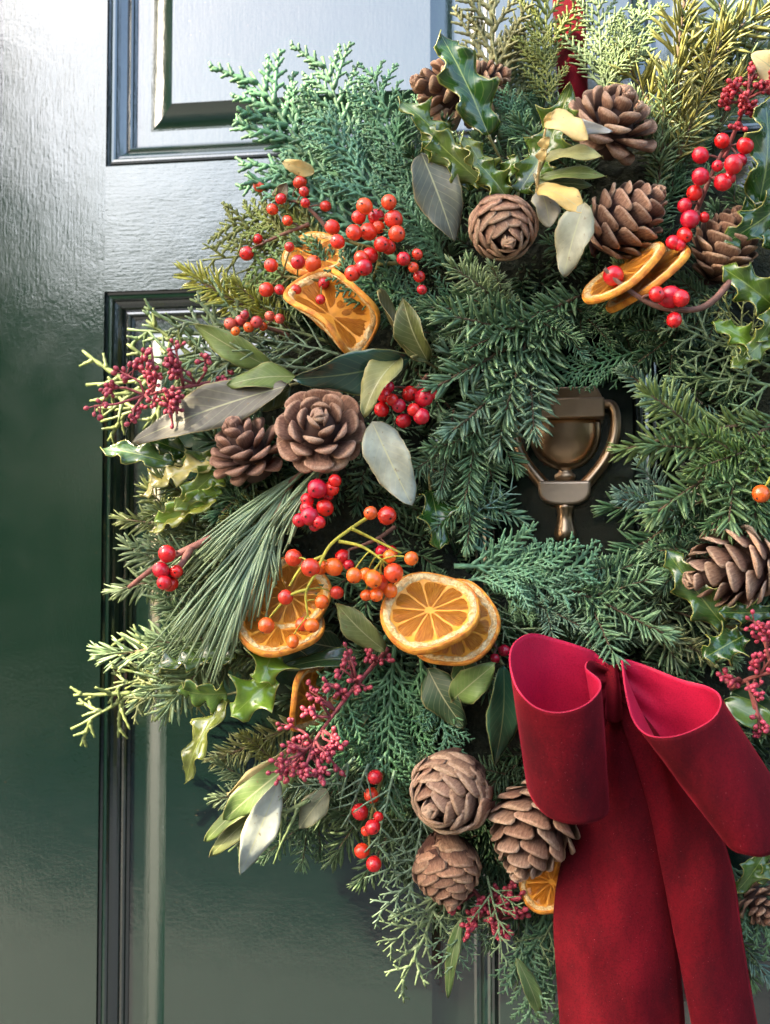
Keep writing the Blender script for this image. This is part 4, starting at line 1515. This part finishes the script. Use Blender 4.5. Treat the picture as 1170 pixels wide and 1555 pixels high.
HD, HM, HB, HY = (.024, .080, .012), (.075, .145, .018), (.17, .30, .030), (.30, .32, .05)
leaf_sprig('holly_sprig', 'tall upright dark green holly leaf with gold edge at the top, before a cone', 'holly', HG,
           [H((742, 205, .115), (668, 50, .12), 92, HD, curl=.05, spines=3, roll=12)], [[(742, 205, .115), (765, 250, .10)]])
leaf_sprig('holly_sprig', 'curving upright olive holly leaf left of the gold leaf', 'holly', HG,
           [H((788, 292, .11), (868, 128, .115), 78, HM, curl=-.12, spines=4, roll=-22)], [[(788, 292, .11), (780, 330, .10)]])
leaf_sprig('holly_sprig', 'bunch of yellow-green holly leaves above the grey oval leaf', 'holly', HG,
           [H((715, 290, .105), (603, 150, .11), 62, HM, curl=.12, roll=25), H((735, 280, .11), (640, 190, .115), 66, (.10, .16, .03), curl=.1, roll=-20, spines=3), H((745, 290, .115), (700, 205, .125), 60, (.16, .2, .03), curl=.10, roll=30, spines=3),
            H((770, 300, .115), (718, 240, .125), 58, HM, roll=10, spines=3), H((690, 260, .10), (640, 215, .12), 50, HM, roll=-15, spines=3), H((760, 290, .11), (785, 235, .12), 46, HM, roll=-30, spines=3)],
           [[(760, 320, .09), (740, 285, .105), (700, 250, .105)]])
leaf_sprig('holly_sprig', 'large glossy dark holly leaves at the upper right edge', 'holly', HG,
           [H((1150, 320, .115), (1162, 150, .12), 110, HD, spines=3, roll=25), H((1200, 300, .11), (1100, 370, .125), 80, HD, spines=3, roll=-15), H((1190, 380, .11), (1130, 300, .12), 70, HD, spines=3)], [[(1150, 320, .11), (1190, 345, .10)]])
leaf_sprig('holly_sprig', 'yellow-edged holly leaves under the tip-up cone at the right', 'holly', HG,
           [H((1180, 470, .11), (1095, 405, .125), 78, HM, spines=3), H((1150, 530, .11), (1080, 490, .125), 54, HB, spines=3, roll=20), H((1190, 440, .11), (1150, 520, .12), 60, HM, spines=3, roll=-20), H((1180, 500, .11), (1110, 560, .12), 52, (.10, .17, .03), spines=3)], [[(1190, 480, .10), (1150, 530, .11)]])
leaf_sprig('holly_sprig', 'dark holly leaves below the pale cone on the right', 'holly', HG,
           [H((1100, 950, .11), (1012, 835, .115), 74, (.05, .12, .025), spines=3, roll=-15, curl=.1), H((1130, 965, .115), (1068, 1000, .125), 74, HD, spines=3, roll=15), H((1170, 930, .105), (1090, 930, .12), 50, HD, spines=3)], [[(1100, 950, .105), (1150, 960, .10)]])
leaf_sprig('holly_sprig', 'glossy holly leaf pointing left under the pink buds', 'holly', HG,
           [H((265, 705, .09), (154, 682, .085), 52, (.05, .11, .03), spines=3, roll=30, curl=.06), H((290, 690, .085), (225, 665, .09), 40, HD, spines=3)], [[(265, 705, .09), (320, 715, .085)]])
leaf_sprig('holly_sprig', 'pale yellow curled holly leaves on the left rim under the open cone', 'holly', HG,
           [H((330, 705, .095), (215, 755, .09), 56, (.46, .40, .12), spines=4, roll=50, curl=.1), H((335, 740, .095), (235, 790, .09), 52, HB, spines=3, roll=-25), H((330, 760, .095), (230, 810, .085), 46, HY, spines=3, roll=40), H((345, 700, .09), (265, 775, .10), 58, (.13, .2, .03), spines=3, roll=-10), H((330, 690, .09), (240, 720, .08), 42, HM, spines=3)],  # the pale yellow carries sunlight painted into these leaves
           [[(345, 720, .09), (290, 740, .09)]])
leaf_sprig('holly_sprig', 'bright green holly leaves spread under the long pine needles', 'holly', HG,
           [H((418, 1030, .112), (352, 1088, .12), 82, HB, spines=2, curl=.06, roll=10), H((415, 985, .112), (395, 1038, .125), 86, HB, spines=2, roll=-15), H((345, 1052, .11), (272, 1045, .10), 64, (.10, .20, .03), spines=3, roll=-35),
            H((350, 1065, .105), (283, 1190, .10), 56, (.14, .17, .03), spines=3, roll=45, curl=.12, twist=40), H((360, 1000, .10), (225, 1022, .085), 50, (.05, .10, .02), spines=4, roll=55)],
           [[(430, 1000, .10), (390, 1040, .108), (345, 1055, .105)]])
leaf_sprig('holly_sprig', 'single dark holly leaf in the shade right of the orange hips', 'holly', HG,
           [H((655, 745, .10), (668, 835, .11), 66, HD, spines=2, roll=-15)], [[(655, 745, .10), (650, 715, .09)]])
leaf_sprig('holly_sprig', 'mid green holly leaf between ribbon tail and the small cone', 'holly', HG,
           [H((1165, 1290, .08), (1118, 1355, .085), 52, (.08, .16, .03), spines=2), H((1180, 1310, .08), (1150, 1340, .085), 40, HM, spines=2)], [[(1165, 1290, .08), (1190, 1270, .07)]])

GO, GREY, GOLD = (.10, .115, .065), (.125, .135, .105), (.66, .47, .15)
leaf_sprig('broad_leaf', 'grey-green oval leaf hanging left of the round closed cone', 'leaf', LG, [lf((640, 232, .115), (690, 368, .115), 72, (.105, .115, .082), roll=-10, curl=.05)], None)
leaf_sprig('broad_leaf', 'long grey-brown leaf stretching left under the pink buds', 'leaf', LG, [lf((440, 585, .115), (200, 672, .10), 70, (.125, .118, .088), roll=22, curl=.05)], [[(440, 585, .115), (470, 578, .10)]])
leaf_sprig('broad_leaf', 'blue-black glossy leaf lying on top of the rosette cone', 'leaf', LG, [lf((625, 543, .125), (446, 575, .14), 68, (.020, .055, .038), mat='laurel', roll=-30, curl=.10)], [[(625, 543, .125), (660, 530, .10)]])
leaf_sprig('broad_leaf', 'olive curled leaf drooping right of the rosette cone', 'leaf', LG, [lf((608, 543, .128), (552, 632, .145), 50, (.22, .22, .07), roll=28, curl=.14, fold=.4)], [[(608, 543, .128), (650, 535, .10)]])
leaf_sprig('broad_leaf', 'pale silvery leaf hanging under the crimson berries', 'leaf', LG, [lf((565, 640, .13), (626, 768, .135), 66, (.27, .30, .24), roll=8, curl=.03)], None)
leaf_sprig('laurel_sprig', 'pair of rolled olive leaves standing behind the curled orange slice', 'leaf', LG,
           [lf((640, 545, .115), (575, 440, .125), 42, (.12, .11, .035), roll=50, curl=-.12, fold=.8), lf((650, 548, .115), (612, 452, .13), 50, (.09, .11, .03), roll=-30, curl=.10, fold=.6)], [[(640, 545, .115), (665, 560, .10)]])
leaf_sprig('laurel_sprig', 'plain green leaves pointing left above the long grey-brown leaf', 'leaf', LG,
           [lf((415, 560, .10), (295, 492, .11), 42, (.15, .22, .055), roll=-15), lf((450, 572, .105), (345, 585, .115), 44, (.13, .19, .045), roll=30), lf((440, 590, .10), (380, 620, .10), 40, (.09, .13, .03))], [[(450, 572, .10), (480, 560, .09)]])
leaf_sprig('laurel_sprig', 'dark glossy leaf and light green leaf tucked left of the bow loop', 'leaf', LG,
           [lf((765, 1010, .115), (750, 1165, .12), 56, (.022, .075, .038), mat='laurel', roll=-25), lf((688, 1062, .11), (752, 1008, .125), 50, (.14, .23, .055), roll=-10), lf((650, 1015, .10), (705, 1105, .105), 58, (.03, .07, .025), roll=20), lf((700, 1000, .10), (720, 1060, .11), 44, (.05, .10, .03))],
           [[(765, 1010, .11), (745, 985, .10)], [(688, 1062, .11), (675, 1090, .09)]])
leaf_sprig('broad_leaf', 'pointed olive leaf between the orange hips and the front orange slice', 'leaf', LG, [lf((585, 988, .115), (510, 915, .125), 46, (.15, .19, .06), roll=-18, shape='lance')], None)
leaf_sprig('laurel_sprig', 'dark slim leaves in shade over the curled lower orange slice', 'leaf', LG,
           [lf((560, 1000, .10), (430, 1015, .11), 34, (.025, .06, .02), roll=40, mat='laurel'), lf((540, 1010, .095), (480, 1040, .10), 44, (.03, .07, .02), mat='laurel'), lf((520, 1100, .10), (560, 1060, .10), 46, (.04, .09, .03)), lf((520, 985, .09), (445, 970, .10), 48, (.03, .06, .02))], None)
leaf_sprig('laurel_sprig', 'cream, green and silver-white leaves hanging at the lower left tip', 'leaf', LG,
           [lf((455, 1130, .10), (345, 1205, .10), 50, (.62, .50, .24), roll=-35, curl=.10), lf((455, 1150, .105), (340, 1245, .105), 58, (.12, .19, .05), roll=15, curl=.06), lf((425, 1185, .115), (365, 1328, .115), 50, (.36, .39, .33), roll=-10, curl=.04, shape='lance'),  # cream and silver-white hold the sunlight as leaf colour
            lf((410, 1200, .10), (312, 1278, .095), 34, (.12, .18, .04), roll=40), lf((400, 1225, .095), (320, 1300, .09), 32, (.16, .19, .06), roll=20), lf((500, 1200, .105), (455, 1258, .10), 40, (.18, .19, .12), roll=20)],
           [[(480, 1110, .09), (440, 1160, .10), (410, 1205, .10)]])
leaf_sprig('gold_toned_sprig', 'small leaf and buds coloured sunlit gold, standing before the flared cone', 'gold-toned leaves', 'gold-toned leaves near the top',  # sunshine on these leaves is painted in as gold
           [lf((833, 178, .135), (893, 212, .145), 44, (.72, .54, .20), shape='round', roll=-15), lf((845, 185, .13), (930, 200, .14), 22, (.45, .47, .48), roll=20), lf((822, 225, .135), (834, 208, .14), 18, (.72, .54, .2), shape='round'), lf((818, 243, .135), (830, 226, .14), 16, (.72, .54, .2), shape='round'),
            lf((828, 188, .135), (838, 170, .14), 10, (.66, .47, .15))],
           [[(815, 300, .115), (820, 245, .13), (832, 180, .137)]], (.45, .33, .13))
leaf_sprig('gold_toned_sprig', 'leaves coloured half sunlit gold, half shaded grey, hanging between the round and egg-shaped cones', 'gold-toned leaves', 'gold-toned leaves near the top',  # sunlit gold and shaded grey are set as leaf colours
           [lf((818, 285, .125), (890, 325, .14), 44, (.62, .44, .13), roll=-25, curl=.1), lf((888, 308, .14), (856, 420, .138), 56, (.30, .30, .20), roll=20, curl=.06), lf((822, 290, .12), (835, 345, .125), 46, (.30, .29, .22), roll=-15)],
           [[(812, 265, .11), (818, 285, .122)]], (.3, .25, .12))
leaf_sprig('gold_toned_sprig', 'variegated and green leaves under the flared cone', 'gold-toned leaves', 'gold-toned leaves near the top',
           [lf((828, 240, .125), (916, 238, .14), 34, (.34, .34, .12), roll=-35, curl=.08), lf((822, 270, .12), (922, 268, .13), 26, (.14, .19, .04), roll=-30), lf((812, 278, .115), (900, 282, .12), 24, (.06, .10, .03))], [[(828, 240, .12), (815, 270, .115)]])
leaf_sprig('gold_toned_sprig', 'round leaf coloured sunlit gold, cut off by the top right corner', 'gold-toned leaves', 'gold-toned leaves near the top', [lf((1190, 120, .10), (1142, 82, .11), 56, (.72, .58, .26), shape='round')], None)  # gold here is sunlight put into the leaf colour
leaf_sprig('gold_toned_sprig', 'small cream-gold leaf lying on the blue-green cypress by the door rail', 'gold-toned leaves', 'gold-toned leaves near the top', [lf((478, 262, .09), (428, 245, .095), 24, (.60, .46, .17), roll=-20), lf((420, 310, .09), (435, 278, .095), 24, (.16, .12, .06))], None)
leaf_sprig('broad_leaf', 'slender dark leaf hanging straight down under the bottom cones', 'leaf', LG, [lf((702, 1390, .085), (681, 1515, .08), 22, (.07, .13, .03), shape='lance', roll=30)], None)
leaf_sprig('broad_leaf', 'slender green leaf hanging at the left edge of the ribbon tail', 'leaf', LG, [lf((785, 1455, .08), (822, 1545, .075), 26, (.10, .17, .05), shape='lance', roll=-20)], None)
leaf_sprig('laurel_sprig', 'smooth green leaves right of the bow under the bud spray', 'leaf', LG, [lf((1100, 1065, .11), (1185, 1115, .12), 44, (.08, .16, .035), mat='laurel', roll=-20), lf((1110, 1050, .105), (1175, 1085, .10), 50, (.03, .08, .03), mat='laurel')], None)


# ------------------------------------------------------------------ velvet bow
def strip(name, parent, stations, front_in=True, n=8, m=10, thick=.0011, wrinkle=.0, gather=0.0, both=False):
    """ribbon lofted between two edges; station: ((px,py,d) edge A, (px,py,d) edge B, belly)"""
    A = cr([at(*s[0]) for s in stations], n)
    B = cr([at(*s[1]) for s in stations], n)
    bel = cr([Vector((s[2] if len(s) > 2 else 0, 0, 0)) for s in stations], n)
    P = A[0]
    vs, uv = [], []
    for i, (a, b, q) in enumerate(zip(A, B, bel)):
        for k in range(m + 1):
            u = k / m
            p = a.lerp(b, u) + VT * q.x * math.sin(math.pi * u)
            e = i / (len(A) - 1)
            g = max(0, 1 - e / gather) ** 2 + (max(0, 1 - (1 - e) / gather) ** 2 if both else 0) if gather else 0
            p += VT * .0030 * g * math.sin(u * 21 + .6 * math.sin(e * 40)) if g else Vector()
            if wrinkle:
                p += VT * wrinkle * (noise.noise(Vector((p.x * 28, p.z * 9, 3.1))) + .5 * noise.noise(Vector((p.x * 55, p.z * 25, 1.1))))
            vs.append(p - P)
            uv.append((u, i / (len(A) - 1)))
    w1 = m + 1
    fs = [(i * w1 + k, i * w1 + k + 1, (i + 1) * w1 + k + 1, (i + 1) * w1 + k) for i in range(len(A) - 1) for k in range(m)]
    mb = MB()
    mb.add(vs, fs, uv)
    me = mb.mesh(name, [M['velvet'], M['satin'], M['selvedge']])
    o = link(name, me, parent, Matrix.Translation(P))
    sm = o.modifiers.new('thickness', 'SOLIDIFY')
    sm.thickness = thick
    sm.offset = 0
    sm.material_offset = 1
    sm.material_offset_rim = 2
    sm.use_even_offset = True
    return o


M['selvedge'] = velvet('ribbon_selvedge', (0.50, 0.020, 0.055), (0.60, 0.030, 0.07), 0.3, (1, .3, .4))
bow = thing('ribbon_bow', 'wide crimson velvet ribbon bow with two loops and long tails at the bottom right', 'bow', at(930, 1060, .10))
LL = [((925, 1012, .115), (928, 1062, .112)), ((905, 992, .115), (912, 1120, .100)), ((893, 985, .118), (905, 1150, .100)), ((845, 970, .124), (860, 1155, .104)), ((808, 962, .134), (828, 1160, .112)),
      ((783, 974, .150), (806, 1170, .128)), ((774, 1000, .168), (800, 1185, .146)), ((784, 1042, .186), (812, 1218, .164)), ((812, 1073, .196), (838, 1243, .174)), ((850, 1082, .198), (872, 1252, .176)),
      ((888, 1070, .192), (905, 1248, .170)), ((910, 1050, .178), (923, 1236, .156)), ((911, 1034, .162), (924, 1215, .140)), ((898, 1022, .148), (916, 1185, .128)), ((889, 1013, .136), (912, 1140, .120)), ((897, 1003, .126), (920, 1100, .116)), ((925, 1016, .120), (932, 1066, .116))]
strip('loop', bow, LL, n=6, m=28, wrinkle=.0045, gather=.22, both=True)
RL = [((935, 1012, .112), (938, 1062, .110)), ((950, 1002, .114), (975, 1125, .104)), ((985, 1012, .114), (1045, 1190, .098)), ((1035, 1032, .120), (1110, 1225, .100)), ((1072, 1042, .130), (1158, 1235, .108)),
      ((1092, 1055, .146), (1186, 1205, .122)), ((1094, 1074, .162), (1196, 1245, .138)), ((1080, 1094, .176), (1185, 1285, .154)), ((1050, 1110, .184), (1160, 1300, .162)), ((1012, 1119, .184), (1130, 1296, .164)),
      ((982, 1115, .176), (1108, 1286, .156)), ((962, 1092, .162), (1080, 1250, .142)), ((951, 1050, .146), (1030, 1185, .128)), ((947, 1018, .132), (985, 1110, .118)), ((945, 1003, .124), (955, 1075, .114)), ((936, 1016, .117), (940, 1066, .113))]
strip('loop', bow, RL[::-1], n=6, m=28, wrinkle=.0045, gather=.22, both=True)
strip('tail', bow, [((905, 1070, .108), (950, 1080, .110)), ((895, 1140, .105), (972, 1170, .118), .004), ((872, 1250, .105), (1000, 1260, .120), .008), ((848, 1325, .105), (1016, 1340, .116), .008), ((840, 1390, .106), (1030, 1430, .110), .016), ((846, 1480, .104), (1036, 1500, .106), .018), ((852, 1560, .102), (1040, 1560, .104), .016), ((858, 1700, .10), (1046, 1690, .10), .012)][::-1], n=8, m=18, wrinkle=.008)
strip('tail', bow, [((935, 1070, .112), (965, 1070, .114)), ((952, 1120, .120), (1010, 1130, .112), .006), ((982, 1215, .126), (1085, 1250, .110), .012), ((1008, 1330, .124), (1112, 1330, .104), .014), ((1030, 1440, .120), (1132, 1440, .100), .014), ((1050, 1555, .116), (1150, 1555, .098), .012), ((1075, 1690, .11), (1172, 1680, .095), .010)][::-1], n=8, m=18, wrinkle=.009)
strip('knot', bow, [((920, 1035, .095), (918, 1080, .10)), ((920, 1010, .118), (922, 1092, .120), .002), ((929, 1012, .126), (933, 1098, .126), .003), ((938, 1012, .124), (945, 1094, .120), .002), ((944, 1030, .10), (948, 1075, .10))], n=6, m=24, wrinkle=.012)

# ribbon that the wreath hangs from
hang = strip('hanging_ribbon', None, [((838, -60, .012), (886, -60, .010)), ((840, 0, .016), (888, 0, .014), .006), ((842, 60, .045), (890, 60, .042), .008), ((848, 130, .062), (892, 140, .060), .006), ((850, 220, .05), (890, 220, .045))][::-1], n=6, m=8, wrinkle=.004)
tag(hang, 'narrow red velvet hanging ribbon running up the door behind the top sprigs', 'ribbon')
